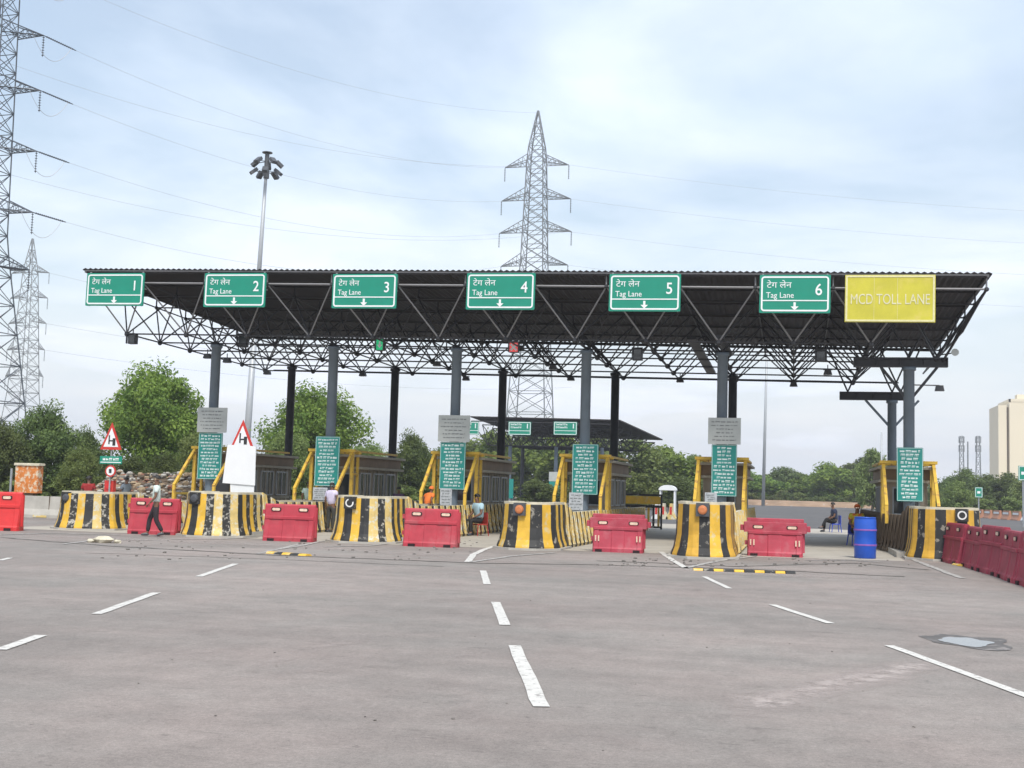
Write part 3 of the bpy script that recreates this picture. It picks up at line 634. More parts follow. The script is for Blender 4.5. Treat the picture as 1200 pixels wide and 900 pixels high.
def make_frame():
    t = empty('booth_frame', (0, 0, 0))
    for s in (-1, 1):
        MB().bar((s*.80, .25, .16), (s*.80, .25, 2.86), .12, .12).build('post', M['frame'], t)
        MB().bar((s*.80, .85, .16), (s*.80, .85, 2.80), .09, .09).build('post', M['frame'], t)
        mb = MB(); mb.bar((s*.80, -1.25, .9), (s*.80, -1.25, 1.50), .10, .10); mb.bar((s*.80, -1.28, 1.46), (s*.80, .22, 2.84), .10, .10); mb.build('brace', M['frame'], t)
    mb = MB(); mb.box(-.92, .14, 2.87, .92, .36, 2.97); mb.box(-.92, .78, 2.82, .92, .92, 2.90)
    for s in (-1, 1): mb.box(s*.80-.05, .37, 2.87, s*.80+.05, 5.4, 2.95); mb.box(s*.80-.04, .33, 2.02, s*.80+.04, .81, 2.10)
    mb.build('top_beam', M['frame'], t)
    return t
b0 = make_booth(); f0 = make_frame()
wherex = ['behind the first notice board from left', 'behind the second notice board from left', 'beside the seated figure in light blue', 'behind the fourth striped island', 'behind the boards of the fifth island', 'of the sixth island near the blue drum']
for k in range(6):
    b = b0 if k == 0 else copy_tree(b0); f = f0 if k == 0 else copy_tree(f0)
    b.location = (XC[k], YF, 0); f.location = (XC[k], YF, 0)
    tag(b, 'grey brown toll booth with barred windows ' + wherex[k], 'toll booth', 'toll booths on the islands')
    tag(f, 'yellow steel guard frame with slanting braces ' + wherex[k], 'guard frame', 'yellow guard frames round the booths')
def dashes(mb, x0, x1, z0, z1, rows, rnd, y=-.006, hfrac=.5, gap=.35, center=True, lines=None):
    rh = (z1-z0)/rows
    for r_ in range(rows):
        zc = z1-(r_+.5)*rh; hh = rh*hfrac*rnd.uniform(.8, 1.1); frac = rnd.uniform(.6, 1.)
        wtot = (x1-x0)*frac; xs = (x0+x1)/2-wtot/2; xe = xs+wtot
        while xs < xe-.02:
            wl = rnd.uniform(.05, .17); e = min(xs+wl, xe)
            # a word: a few upright strokes under a headline, like small script
            mb.box(xs, y, zc+hh*.18, e, y+.005, zc+hh*.5) if rnd.random() < .5 else mb.box(xs, y, zc-hh*.3, e, y+.005, zc+hh*.15)
            q = xs
            while q < e-.012: mb.box(q, y-.0004, zc-hh*.5, q+.012, y+.0046, zc+hh*.45); q += rnd.uniform(.022, .04)
            xs = e+rnd.uniform(.02, .05)
def column_boards(k, px0, py0, px1, py1, plate=None):
    a = A(px0, py0, YF-.35); b = A(px1, py1, YF-.35); cx = (a.x+b.x)/2; wd = b.x-a.x; ht = a.z-A(px0, py1, YF-.35).z; z0 = b.z
    rnd = random.Random(k)
    t = empty('notice_board', (cx, YF-.33, z0), label='tall teal notice board with rows of white text on the column of the %s island' % ORD[k], cat='notice board', group='teal notice boards on the front columns')
    MB().prism(rrect(-wd/2, 0, wd/2, ht, .03), 0, .04).build('panel', M['teal'], t)
    mb = MB(); dashes(mb, -wd/2+.06, wd/2-.06, .07, ht-.06, 13, rnd, hfrac=.62); frame_ring(mb, -wd/2+.015, .015, wd/2-.015, ht-.015, .02, .012, -.004, 0); mb.build('lettering', M['text'], t)
    mb = MB(); mb.box(-wd*.3, .04, ht*.25, wd*.3, .16, ht*.25+.05); mb.box(-wd*.3, .04, ht*.75, wd*.3, .16, ht*.75+.05); mb.build('bracket', M['galv'], t)
    if plate:
        a = A(plate[0], plate[1], YF-.4); b = A(plate[2], plate[3], YF-.4); cx = (a.x+b.x)/2; wd = b.x-a.x; ht = a.z-A(plate[0], plate[3], YF-.4).z
        t = empty('notice_plate', (cx, YF-.4, b.z), label='pale grey notice plate above the teal board of the %s island' % ORD[k], cat='notice plate', group='pale grey notice plates on the columns')
        MB().prism(rrect(-wd/2, 0, wd/2, ht, .02), 0, .03).build('panel', M['greyplate'], t)
        mb = MB(); dashes(mb, -wd/2+.1, wd/2-.1, .08, ht-.08, 6, rnd, hfrac=.34); mb.build('lettering', M['greytext'], t)
        MB().box(-.25, .03, ht*.4, .25, .22, ht*.4+.06).build('bracket', M['galv'], t)
column_boards(0, 233, 507.5, 258, 562, (232, 478, 265, 507))
column_boards(1, 370, 512, 396, 570)
column_boards(2, 516, 518.5, 544, 574, (514, 487, 550, 518))
column_boards(3, 671, 521, 700, 580)
column_boards(4, 834, 521.5, 863, 582, (830, 490, 868, 521))
column_boards(5, 1051, 525, 1082, 588)

# hanging signals and floodlights under the frame
def signal(px, py, Y, w_, h_, label, face=None, kind=None, name='lane_signal'):
    p = A(px, py, Y); t = empty(name, p, label=label, cat='signal')
    MB().bbox(-w_/2, 0, -h_/2, w_/2, .22, h_/2, .015).build('housing', M['lamp'], t)
    mb = MB(); mb.box(-w_/2-.02, -.10, h_/2, w_/2+.02, .02, h_/2+.02); mb.box(-w_/2-.02, -.10, -h_/2, -w_/2, .0, h_/2); mb.box(w_/2, -.10, -h_/2, w_/2+.02, .0, h_/2); mb.build('visor', M['lamp'], t)
    if kind == 'x':
        mb = MB(); s = h_*.3; mb.bar((-s, -.012, -s), (s, -.012, s), .02, .07); mb.bar((-s, -.016, s), (s, -.016, -s), .02, .07); mb.build('cross_mark', M['white'], t)
        MB().box(-w_/2+.02, -.008, -h_/2+.02, w_/2-.02, -.001, h_/2-.02).build('lit_face', M['rled'], t)
    elif kind == 'arrow':
        MB().box(-w_/2+.02, -.008, -h_/2+.02, w_/2-.02, -.001, h_/2-.02).build('lit_face', M['gled'], t)
        mb = MB(); s = h_*.3; mb.prism([(-.03, s), (-.03, 0), (-.1, 0), (0, -s), (.1, 0), (.03, 0), (.03, s)], -.018, -.01); mb.build('arrow_mark', M['white'], t)
    else: MB().box(-w_/2+.05, -.006, -h_/2+.05, w_/2-.05, -.001, h_/2-.05).build('dark_face', M['glass'], t)
    mb = MB(); mb.tube((0, .1, h_/2), (0, .1, h_/2+.22), .02, n=6); mb.build('hanger', M['truss'], t)
signal(154, 397, YC+1.1, .30, .36, 'dark signal box hanging from the leftmost corner of the canopy frame')
signal(284, 399, YF+1.2, .36, .50, 'dark square signal under the canopy between lanes one and two')
signal(445, 404, YF-.3, .30, .42, 'green lit arrow signal hanging under the canopy over lane three', kind='arrow')
signal(602, 407, YF-.3, .34, .36, 'red lit cross signal hanging under the canopy over lane four', kind='x')
signal(747, 415, YF-.2, .34, .42, 'dark signal box hanging over lane five')
signal(962, 417, YF-.2, .36, .38, 'dark signal box hanging over the sixth lane left of the heavy beams')
def flood(px, py, Y, label, s=1.):
    p = A(px, py, Y); t = empty('floodlight', p, label=label, cat='floodlight', group='floodlights under the canopy'); t.scale = (s, s, s)
    mb = MB(); mb.prism([(-.16, -.06), (.16, -.06), (.11, .10), (-.11, .10)], -.08, .12); mb.build('housing', M['lamp'], t)
    MB().box(-.14, -.07, -.075, .14, .11, -.061).build('lens', M['galv'], t)
    mb = MB(); mb.tube((0, 0, .1), (0, 0, .30), .02, n=6); mb.box(-.165, -.01, .102, .165, .03, .125); mb.build('yoke', M['truss'], t)
for q in ((243, 418, 44.8, 'small floodlight left of the first front column'), (266, 423, 44.8, 'small floodlight just right of the first front column'), (313, 437, 50, 'small floodlight left of the first dark rear column'), (425, 439, 51, 'small floodlight between second front column and second rear column'),
          (546, 444, 51, 'small floodlight right of the third front column'), (669, 444, 51, 'small floodlight left of the fourth front column'), (797, 446, 51, 'small floodlight left of the fifth front column'), (930, 451, 51, 'small floodlight midway over the sixth lane'), (512, 427, 47, 'floodlight high in the frame left of the third front column'), (648, 431, 47, 'floodlight high in the frame right of the red cross signal'), (970, 437, 46, 'larger floodlight left of the rear heavy beam')):
    flood(*q)
p = A(1101, 455, 46); t = empty('floodlight', p, label='floodlight on a long arm right of the sixth front column', cat='floodlight', group='floodlights under the canopy')
MB().prism([(-.16, -.10), (.16, -.10), (.12, .10), (-.12, .10)], -.1, .12).build('housing', M['lamp'], t)
pe = Vector((3.9, 46, A(1080, 451, 46).z)); mb = MB(); mb.tube((0, 0, .1), (pe.x-p.x, 0, pe.z-p.z), .025, n=6); mb.build('arm', M['lighttruss'], t)
p = A(1119, 413, 41); t = empty('floodlight', p, label='pale round floodlight clamped on the right end strut of the canopy', cat='floodlight'); mb = MB(); mb.tube((0, -.05, 0), (0, .12, 0), .12, .07, n=14); mb.build('housing', M['greyplate'], t)
MB().tube((0, .1, 0), (-.5, .4, -.05), .02, n=5).build('arm', M['truss'], t)

# ------------------------------------------------------------------ red plastic road barriers
def make_barrier(L_, matb, stickers=True):
    t = empty('plastic_barrier', (0, 0, 0)); h = L_/2
    top_h = h; h = h-(.10 if stickers else 0)
    mb = MB()
    prof = [(-.27, .0), (-.27, .10), (-.24, .14), (-.17, .46), (-.15, .60), (-.12, .66), (-.085, 1.0), (-.06, 1.04), (.06, 1.04), (.085, 1.0), (.12, .66), (.15, .60), (.17, .46), (.24, .14), (.27, .10), (.27, 0)]
    # body in slices so that recessed panels show
    def sect(x, sc): return [(x, p[0]*sc, p[1]) for p in prof]
    xs = [(-h, .72), (-h+.04, 1), (-h+.16, 1), (-h+.19, .90), (-.05*L_-.12, .90), (-.05*L_-.09, 1), (.05*L_+.09, 1), (.05*L_+.12, .90), (h-.19, .90), (h-.16, 1), (h-.04, 1), (h, .72)]
    S = [sect(x, s_) for x, s_ in xs]; n = len(prof)
    for a, b in zip(S, S[1:]):
        for j in range(n): mb.add([a[j], b[j], b[(j+1)%n], a[(j+1)%n]], [(0, 1, 2, 3)])
    mb.add(S[0], [tuple(range(n))]); mb.add(S[-1], [tuple(range(n))])
    # mid shelf
    mb.bbox(-h+.02, -.165, .62, h-.02, .165, .70, .012)
    if stickers:
        mb.bbox(-top_h, -.15, .66, top_h, .15, .95, .015); mb.bbox(-top_h+.08, -.13, .955, top_h-.08, .13, 1.055, .015); mb.bbox(-top_h-.10, -.10, .70, -top_h-.001, .10, .86, .01); mb.bbox(top_h+.001, -.10, .70, top_h+.10, .10, .86, .01)
    mb.build('body', matb, t)
    MB().tube((h-.02, 0, .12), (h-.02, 0, .96), .075, n=10).build('joining_pin', matb, t)
    for z_ in (.30, .75): MB().box(-h-.075, -.05, z_, -h+.01, .05, z_+.12).build('joining_hook', matb, t)
    for xx in (-.27*L_, .27*L_):
        d_ = .156 if stickers else .117; z_ = .76 if stickers else .84; MB().prism(rrect(xx-.15, z_, xx+.15, z_+.10, .04, 3), -d_, d_).build('hand_slot', M['hole'], t)
        MB().prism(rrect(xx-.12, z_+.012, xx+.12, z_+.085, .035, 3), -d_-.005, -d_-.001).build('reflective_sticker', M['sticker'], t)
    for xx in (-.33*L_, .33*L_): MB().box(xx-.10, -.277, 0.001, xx+.10, .277, .075).build('fork_slot', M['hole'], t)
    if stickers:
        for xx in (-.36*L_, .36*L_):
            for q in (-.045, .045): MB().prism([(xx+q-.018, .30), (xx+q+.018, .30), (xx+q+.018, .46), (xx+q-.018, .46)], -.236, -.19).build('reflective_mark', M['sticker'], t)
    return t
def place(t, p, rz, label, group, sz=1.):
    t.location = p; t.rotation_euler.z = rz; t.scale.z = sz; tag(t, label, 'plastic barrier', group)
GB = 'red plastic barriers closing the lanes'
br = make_barrier(1.55, M['red'], False); brs = make_barrier(1.7, M['red'])
place(br, (-19.0, 33.9, .0), .12, 'red plastic barrier behind the walking man, between first and second islands', GB, 1.05)
for px, py, ln, rz, lb in ((335, 634.5, 1.5, .10, 'red plastic barrier between second and third islands'), (502, 641, 1.55, .05, 'red plastic barrier between third and fourth islands'),
                            (723, 647.5, 1.6, .02, 'red plastic barrier between fourth and fifth islands'), (908, 652.5, 1.72, -.02, 'red plastic barrier between fifth island and the blue drum')):
    o = copy_tree(br) if px < 700 else (brs if px > 800 else copy_tree(brs)); p = G(px, py); place(o, (p.x, p.y+.27, 0), rz, lb, GB, 1.02 if px < 600 else 1.0)
    for ch in o.children:
        if ch.name.split('.')[0] in ('body', 'joining_pin', 'joining_hook'): ch.data = ch.data.copy(); ch.data.materials[0] = M[{335: 'red', 502: 'red2', 723: 'red3', 908: 'red3'}[px]]
    o.scale.x = ln/(1.55 if px < 700 else 1.7)
bb = make_barrier(1.9, M['redbright'], False); p = G(-8, 622); place(bb, (p.x-.35, p.y+.3, 0), .25, 'bright red plastic barrier cut by the left edge, beside the grey block wall', GB, 1.12)
bm_ = make_barrier(2.25, M['darkred'], False); GR = 'row of maroon plastic barriers along the right edge'
pos = [(4.33, 35.1), (4.56, 32.9), (4.66, 30.7), (4.73, 28.5), (4.80, 26.3)]
rl = ['maroon plastic barrier farthest back in the right row, touching the sixth island', 'maroon plastic barrier second from the back in the right row', 'maroon plastic barrier in the middle of the right row', 'maroon plastic barrier second from the front of the right row', 'maroon plastic barrier nearest, cut by the right edge']
for i, (x, y) in enumerate(pos):
    o = bm_ if i == 0 else copy_tree(bm_); place(o, (x, y, 0), R(-90)+[.10, .03, .07, -.01, .05][i], rl[i], GR, [1.04, 1.0, 1.08, 1.03, 1.06][i])

# ------------------------------------------------------------------ blue drum
p = G(1014.5, 655); t = empty('plastic_drum', (p.x, p.y+.3, 0), label='tall blue plastic drum with purple bands standing in the sixth lane', cat='drum')
r_ = .305; H_ = 1.16
MB().lathe((0, 0, 0), [(r_*.9, 0), (r_*.97, .03), (r_*.99, .30), (r_*1.04, .36), (r_*1.04, .40), (r_, .44), (r_, .74), (r_*1.04, .78), (r_*1.04, .82), (r_, .86), (r_*.99, H_-.07), (r_*.94, H_-.03), (r_*.97, H_-.02), (r_*.97, H_), (r_*.88, H_), (r_*.86, H_-.03), (.02, H_-.03)], n=32).build('body', M['blue'], t, smooth=True)
for z in (.36, .78): MB().lathe((0, 0, 0), [(r_*1.045, z), (r_*1.052, z+.01), (r_*1.052, z+.035), (r_*1.045, z+.045)], n=32).build('band', M['band'], t)
MB().lathe((.12, -.1, H_-.03), [(.045, 0), (.045, .03), (.03, .035)], n=12).build('bung', M['lamp'], t)

# ------------------------------------------------------------------ triangle signs, white board, other small signs
def triangle_sign(px, ytop, ybase, wpx, Y, label, zfoot=.16):
    a = A(px, ytop, Y); b = A(px, ybase, Y); wd = A(px+wpx/2, ybase, Y).x-A(px-wpx/2, ybase, Y).x; ht = a.z-b.z
    t = empty('warning_sign', (a.x, Y, zfoot), label=label, cat='road sign'); z0 = b.z-zfoot; h = wd/2
    def tri(h, z0, z1, r=.03): return [(-h, z0), (h, z0), (0, z1)]
    mb = MB(); o = tri(h, z0, z0+ht); c_ = (0, z0+ht*.34); k = .70; inn = [(c_[0]+(q[0]-c_[0])*k, c_[1]+(q[1]-c_[1])*k) for q in o]
    mb.prism(o, 0, .03); mb.build('red_border', M['signred'], t)
    MB().prism(inn, -.006, -.001).build('white_face', M['plastic'], t)
    mb = MB(); zc = z0+ht*.2; mb.box(-.10, -.011, zc, -.05, -.007, zc+ht*.34); mb.box(.06, -.011, zc-ht*.05, .17, -.007, zc+ht*.22); mb.box(-.05, -.011, zc+ht*.1, .06, -.007, zc+ht*.15); mb.build('symbol', M['black'], t)
    MB().tube((0, .055, 0), (0, .055, z0+ht*.7), .03, n=8).build('pole', M['galv'], t)
    return t
triangle_sign(131.5, 495, 527, 25, 38, 'red and white triangular warning sign above the small green plate on the left', 0)
triangle_sign(285, 492, 526, 28, 36.2, 'red and white triangular warning sign standing above the blank white board')
Y = 38; a = A(118, 531, Y); b = A(143, 544, Y); t = empty('small_plate', ((a.x+b.x)/2, Y-.03, b.z), label='small green plate with white lines under the left triangular sign', cat='sign')
h = (b.x-a.x)/2; ht = a.z-b.z-.1; MB().box(-h, 0, 0, h, .03, ht).build('panel', M['green'], t)
mb = MB(); mb.box(-h+.03, -.005, .04, h-.03, 0, .07); dashes(mb, -h+.05, h-.05, ht*.35, ht*.85, 1, random.Random(3), hfrac=.8); mb.build('lettering', M['white'], t)
p = A(129.5, 552, 38); t = empty('round_sign', p, label='round white prohibition sign with red ring below the green plate', cat='road sign')
MB().tube((0, -.01, 0), (0, .02, 0), .20, n=28).build('red_ring', M['signred'], t); MB().tube((0, -.016, 0), (0, -.011, 0), .15, n=28).build('white_face', M['plastic'], t)
mb = MB(); mb.box(-.05, -.022, -.07, .05, -.017, .07); mb.build('symbol', M['black'], t)
p = A(127, 571, 38.1); t = empty('signal_lamp', (p.x, 38.1, 0), label='red lamp box on a post below the round sign at the left', cat='lamp')
MB().bbox(-.17, 0, p.z-.22, .17, .22, p.z+.24, .02).build('housing', M['signred'], t); MB().tube((0, -.03, p.z+.04), (0, 0, p.z+.04), .10, n=16).build('lens', M['redbright'], t); MB().tube((0, .12, 0), (0, .12, p.z-.2), .04, n=8).build('pole', M['galv'], t)
# white board
Y = 35.9; t = empty('blank_board', (A(282, 560, Y).x, Y, .16), label='blank white board on a stand beside the second island', cat='board')
c4 = [A(267, 521, Y), A(300, 523, Y), A(297, 580, Y), A(270, 578, Y)]; c4b = [A(267, 521, Y), A(300, 523, Y), A(299, 569, Y), A(261, 566, Y)]
def poly_local(c_): return [(q.x-t.location.x, q.z-t.location.z) for q in c_]
MB().prism(poly_local(c4b), -.02, .0).build('front_sheet', M['plastic'], t); MB().prism(poly_local(c4), .012, .04).build('back_sheet', M['plastic'], t)
mb = MB(); mb.tube((-.3, .06, 0), (-.3, .06, 2.4), .025, n=6); mb.tube((.32, .06, 0), (.32, .06, 2.4), .025, n=6); mb.build('stand', M['galv'], t)
# posters leaning inside the islands
def poster(px0, py0, px1, py1, Y, label, m='poster'):
    a = A(px0, py0, Y); b = A(px1, py1, Y); w2 = (b.x-a.x)/2; ht = a.z-b.z
    t = empty('small_poster', ((a.x+b.x)/2, Y, b.z), label=label, cat='poster'); MB().box(-w2, 0, 0, w2, .02, ht).build('panel', M[m], t)
    mb = MB(); dashes(mb, -w2+.03, w2-.03, .04, ht-.04, 5, random.Random(int(px0)), hfrac=.5); mb.build('lettering', M['greytext'], t)
    mb = MB(); mb.tube((-w2*.6, .04, -(b.z-.16)), (-w2*.6, .04, ht), .015, n=5); mb.tube((w2*.6, .04, -(b.z-.16)), (w2*.6, .04, ht), .015, n=5); mb.build('leg', M['galv'], t)
poster(516, 572, 529, 592, 41.5, 'small grey poster under the teal board of the third island')
poster(667, 577, 683, 598, 41.3, 'small poster with dark print left of the fourth column', 'poster')
poster(367, 571, 383, 586, 41.3, 'pale poster under the teal board of the second island', 'poster')
poster(826, 577, 840, 594, 34.0, 'small white poster standing on the fifth island nose', 'poster')

# ------------------------------------------------------------------ left side: block wall, patterned box, rubble heap
mb = MB()
x0_, x1_ = -48, -23.4; Yw = 43.5
t = empty('block_wall', (0, 0, 0), label='low pale concrete block wall behind the first toll island at far left', cat='wall')
mb.prism([(-.26, 0), (-.26, .12), (-.14, .35), (-.10, .86), (.10, .86), (.14, .35), (.26, .12), (.26, 0)], x0_, x1_, 'x'); 
MB_ = MB(); MB_.v = [(v[0], v[1]+Yw, v[2]) for v in mb.v]; MB_.f = mb.f; MB_.m = mb.m; MB_.build('wall_body', M['concrete'], t)
mb = MB()
for i in range(16): xx = x0_+.4+1.5*i; mb.box(xx, Yw-.28, .02, xx+.6, Yw-.262, .11)
mb.build('foot_stripe', M['yellow2'], t)
mb = MB()
for i in range(13): xx = x0_+1.9*i; mb.box(xx, Yw-.15, .14, xx+.02, Yw-.095, .87)
mb.build('joint_line', M['brown'], t)
a = A(18, 543, 45.5); b = A(43, 578, 45.5); t = empty('patterned_box', ((a.x+b.x)/2, 45.5, 0), label='orange and white patterned metal box with pale lid behind the block wall', cat='box')
h = (b.x-a.x)/2; MB().bbox(-h, 0, b.z, h, .4, a.z-.08, .03).build('box_body', M['orangebox'], t); MB().bbox(-h-.04, -.05, a.z-.08, h+.04, .45, a.z+.02, .02).build('lid', M['cream'], t); MB().box(-h*.6, .05, 0, h*.6, .35, b.z).build('pedestal', M['brown'], t)
p = A(12, 578, 45.5); tag(MB().tube((p.x, 45.5, 0), (p.x, 45.5, 1.95), .05, n=8).build('short_post', M['galv']), 'short grey post left of the patterned orange box', 'post')
rnd = random.Random(9); mb = MB(); hx0, hx1 = -33.5, -22.5
for i in range(2600):
    u_ = rnd.random(); x = hx0+(hx1-hx0)*u_; prof_ = 1.95*min(1, (x-hx0)/2.5)*(1 if x < -26 else max(.55, 1-(x+26)*.14)); d_ = rnd.random()
    y = 49.5+3.2*(1-d_)+rnd.uniform(-.3, .3) if False else 51.5-2.6*(1-d_)+rnd.uniform(-.1, .2); z = prof_*d_*rnd.uniform(.92, 1.05)
    rock(mb, (x, y, max(.05, z)), rnd.uniform(.06, .21)*rnd.uniform(.6, 1.1), rnd, rnd.choice((0, 0, 1, 2, 2, 3, 3, 4)), rnd.uniform(.6, 1.3))
mb.prism([(48.8, -.02), (51.3, 1.75), (53.5, 1.75), (54.5, 0)], hx0+2.6, -26, 'x', 4); mb.prism([(48.9, -.02), (51.1, .95), (53.5, .95), (54.5, 0)], -26.002, hx1-.3, 'x', 4)
tag(mb.build('rubble_heap', [M['concrete'], mat('rubble_red', (.26, .12, .08), .9), mat('rubble_tan', (.33, .25, .16), .9), mat('rubble_grey', (.16, .15, .14), .9), M['brown']]), 'long heap of grey and reddish rubble behind the first lane', 'rubble heap', kind='stuff')
# yellow railing at the back of lane one
t = empty('railing', (-24.3, 47.5, 0), label='low yellow railing in front of the rubble heap in lane one', cat='railing')
for i in range(6): MB().bar((i*.55-1.4, 0, 0), (i*.55-1.4, 0, 1.15), .06, .06).build('post', M['frame'], t)
mb = MB(); mb.bar((-1.45, -.05, 1.1), (1.4, -.05, 1.1), .05, .1); mb.bar((-1.45, -.05, .62), (1.4, -.05, .62), .05, .1); mb.build('rail', M['frame'], t)
# barricade in lane five, small cubicles beyond
a = A(750, 600, 56); t = empty('barricade', (A(749, 600, 56).x, 56, 0), label='yellow and black barricade behind the red barrier of the fifth lane', cat='barricade')
for i in range(9): MB().box(-1.0+i*.23, 0, .12, -1.0+i*.23+.1, .04, 1.0).build('slat', M['black'] if i % 2 else M['yellow'], t)
mb = MB(); mb.box(-1.08, -.03, .98, 1.06, .05, 1.10); mb.box(-1.08, -.03, .06, 1.06, .05, .14); mb.box(-1.08, -.04, .0, -1.0, .06, 1.6); mb.box(.98, -.04, .0, 1.06, .06, 1.6); mb.box(-1.0, -.03, 1.52, .98, .05, 1.6); mb.build('frame', M['black'], t)
MB().box(-1.0, -.02, 1.14, .98, .03, 1.5).build('panel', M['yellow'], t)
def vbarrier(px, Y, label, m):
    p = A(px, 590, Y); t = empty('striped_block', (p.x, Y, 0), label=label, cat='barrier block', group='pale barrier blocks at the far end of lane five')
    MB().prism([(-.3, 0), (-.3, .1), (-.1, .5), (-.08, 1.0), (.08, 1.0), (.1, .5), (.3, .1), (.3, 0)], -.45, .45).build('block_body', M[m], t); MB().box(-.07, -.46, .3, .07, -.452, .8).build('stripe', M['signred'], t)
for i, (px, m, l_) in enumerate(((770, 'plastic', 'white barrier block with red stripe, leftmost of the far blocks in lane five'), (778, 'cream', 'cream barrier block, middle of the far blocks in lane five'), (787, 'yellow2', 'yellowish barrier block, rightmost of the far blocks in lane five'))): vbarrier(px, 78, l_, m)
p = A(782, 575, 88); t = empty('guard_cabin', (p.x, 88, 0), label='small white guard cabin with open front beyond the fifth lane', cat='cabin'); t.scale = (.62, .62, .95)
mb = MB(); mb.box(-.9, 0, 0, -.75, 1.6, 2.0); mb.box(.75, 0, 0, .9, 1.6, 2.0); mb.build('wall', M['plastic'], t)
mb = MB(); n = 10; P = [(-1.0, 1.95)]+[(-1.0*math.cos(math.pi*i/n), 2.0+.35*math.sin(math.pi*i/n)) for i in range(n+1)]+[(1.0, 1.95)]; mb.prism(P, -.1, 1.7); mb.build('roof', M['plastic'], t)

# ------------------------------------------------------------------ second canopy far behind
can2 = empty('distant_canopy', (0, 0, 0), label='distant dark toll canopy for the opposite direction seen below the main roof', cat='canopy')
Y2 = 120; xr_ = -16.9; xl_ = -32.3; D2 = 13; sh = 2.9
def z2(x, y): return 8.66-.01*(x-xr_)-.10*(y-Y2)
def pt2(x, y, dz=0): return Vector((x+sh*((y-Y2)/D2), y, z2(x, y)+dz))
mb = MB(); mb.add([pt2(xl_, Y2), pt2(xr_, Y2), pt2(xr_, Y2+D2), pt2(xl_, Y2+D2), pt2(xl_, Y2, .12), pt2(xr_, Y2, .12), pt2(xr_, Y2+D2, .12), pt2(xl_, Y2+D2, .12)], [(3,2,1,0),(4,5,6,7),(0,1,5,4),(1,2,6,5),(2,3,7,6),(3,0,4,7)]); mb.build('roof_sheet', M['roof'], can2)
mb = MB(); mmx = 2.46; nx2 = 6
for i in range(nx2+1):
    for j in range(6):
        T = pt2(xl_+mmx*i, Y2+.2+2.45*j, -.35)
        if i < nx2: mb.tube(T, pt2(xl_+mmx*(i+1), Y2+.2+2.45*j, -.35), .05, n=4)
        if i < nx2 and j < 5:
            B = pt2(xl_+mmx*(i+.5), Y2+.2+2.45*(j+.5)); B.z = 6.05
            for a_ in (0, 1):
                for b_ in (0, 1): mb.tube(B, pt2(xl_+mmx*(i+a_), Y2+.2+2.45*(j+b_), -.35), .045, n=4)
            if i < nx2-1: B2 = pt2(xl_+mmx*(i+1.5), Y2+.2+2.45*(j+.5)); B2.z = 6.05; mb.tube(B, B2, .045, n=4)
mb.build('space_frame', M['truss'], can2)
for px in (597, 651, 705): 
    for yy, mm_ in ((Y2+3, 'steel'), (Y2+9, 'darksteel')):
        x = A(px, 560, Y2+3).x; MB().tube((x, yy, 0), (x, yy, 6.1), .2, .19, n=10).build('column', M[mm_], can2)
for q, nn in (((546, 494, 561, 509.5), 'one'), ((596, 494, 622, 510), 'two'), ((649, 494, 676, 510), 'three')):
    a = A(q[0], q[1], Y2-.3); b = A(q[2], q[3], Y2-.3); h = (b.x-a.x)/2; ht = a.z-b.z
    if nn == 'one': h = .9
    t = empty('far_lane_sign', (b.x-h, Y2-.3, b.z), label={'one': 'distant green lane sign half hidden behind the grey plate of the third island', 'two': 'distant green lane sign left of the fourth column below the main roof', 'three': 'distant green lane sign just left of the fourth front column'}[nn], cat='sign', group='green signs on the distant canopy')
    MB().prism(rrect(-h, 0, h, ht, .05), 0, .06).build('panel', M['green'], t)
    mb = MB(); frame_ring(mb, -h+.04, .04, h-.04, ht-.04, .08, .06, -.012, 0); mb.box(-h+.1, -.01, ht*.3, h-.1, 0, ht*.3+.05); dashes(mb, -h+.2, h*.2, ht*.45, ht*.9, 2, random.Random(2), y=-.012, hfrac=.6); mb.box(h-.42, -.012, ht*.5, h-.32, -.004, ht*.85); mb.build('border', M['white'], t)
def farboard(px, y0_, y1_, ysp, Y, label, wpx=12):
    a = A(px, y0_, Y); b = A(px, y1_, Y); w2 = wpx/1422.8*Y*1.05/2; t = empty('far_notice_board', (a.x, Y, 0), label=label, cat='notice board'); zs = A(px, ysp, Y).z
    if ysp > y0_: MB().box(-w2, 0, zs, w2, .05, a.z).build('upper_plate', M['greyplate'], t)
    MB().box(-w2*.95, 0, b.z, w2*.95, .05, zs-.02).build('panel', M['teal'], t); MB().tube((0, .1, 0), (0, .1, a.z), .05, n=6).build('pole', M['galv'], t)
farboard(649.5, 553, 581, 564, 115, 'distant white and teal board beyond the fourth lane')
farboard(597.5, 561, 584, 561, 115, 'distant narrow teal board on the pole behind the fourth island', 9)
# distant green plaza equipment: small frame
# ------------------------------------------------------------------ towers and masts
def lattice(mb, cx, cy, prof, r, panels):
    # prof: list of (z, halfwidth)
    def hw(z):
        for (z0, w0), (z1, w1) in zip(prof, prof[1:]):
            if z <= z1: return w0+(w1-w0)*(z-z0)/(z1-z0)
        return prof[-1][1]
    zs = panels; C = [(-1, -1), (1, -1), (1, 1), (-1, 1)]
    for a, b in zip(zs, zs[1:]):
        wa, wb = hw(a), hw(b)
        for i in range(4):
            c0, c1 = C[i], C[(i+1)%4]
            P0 = (cx+c0[0]*wa, cy+c0[1]*wa, a); P1 = (cx+c0[0]*wb, cy+c0[1]*wb, b); Q0 = (cx+c1[0]*wa, cy+c1[1]*wa, a); Q1 = (cx+c1[0]*wb, cy+c1[1]*wb, b)
            mb.tube(P0, P1, r*1.5, n=4, caps=False); mb.tube(P0, Q1, r*.8, n=4, caps=False); mb.tube(Q0, P1, r*.8, n=4, caps=False); mb.tube(P1, Q1, r*.8, n=4, caps=False)
    return hw
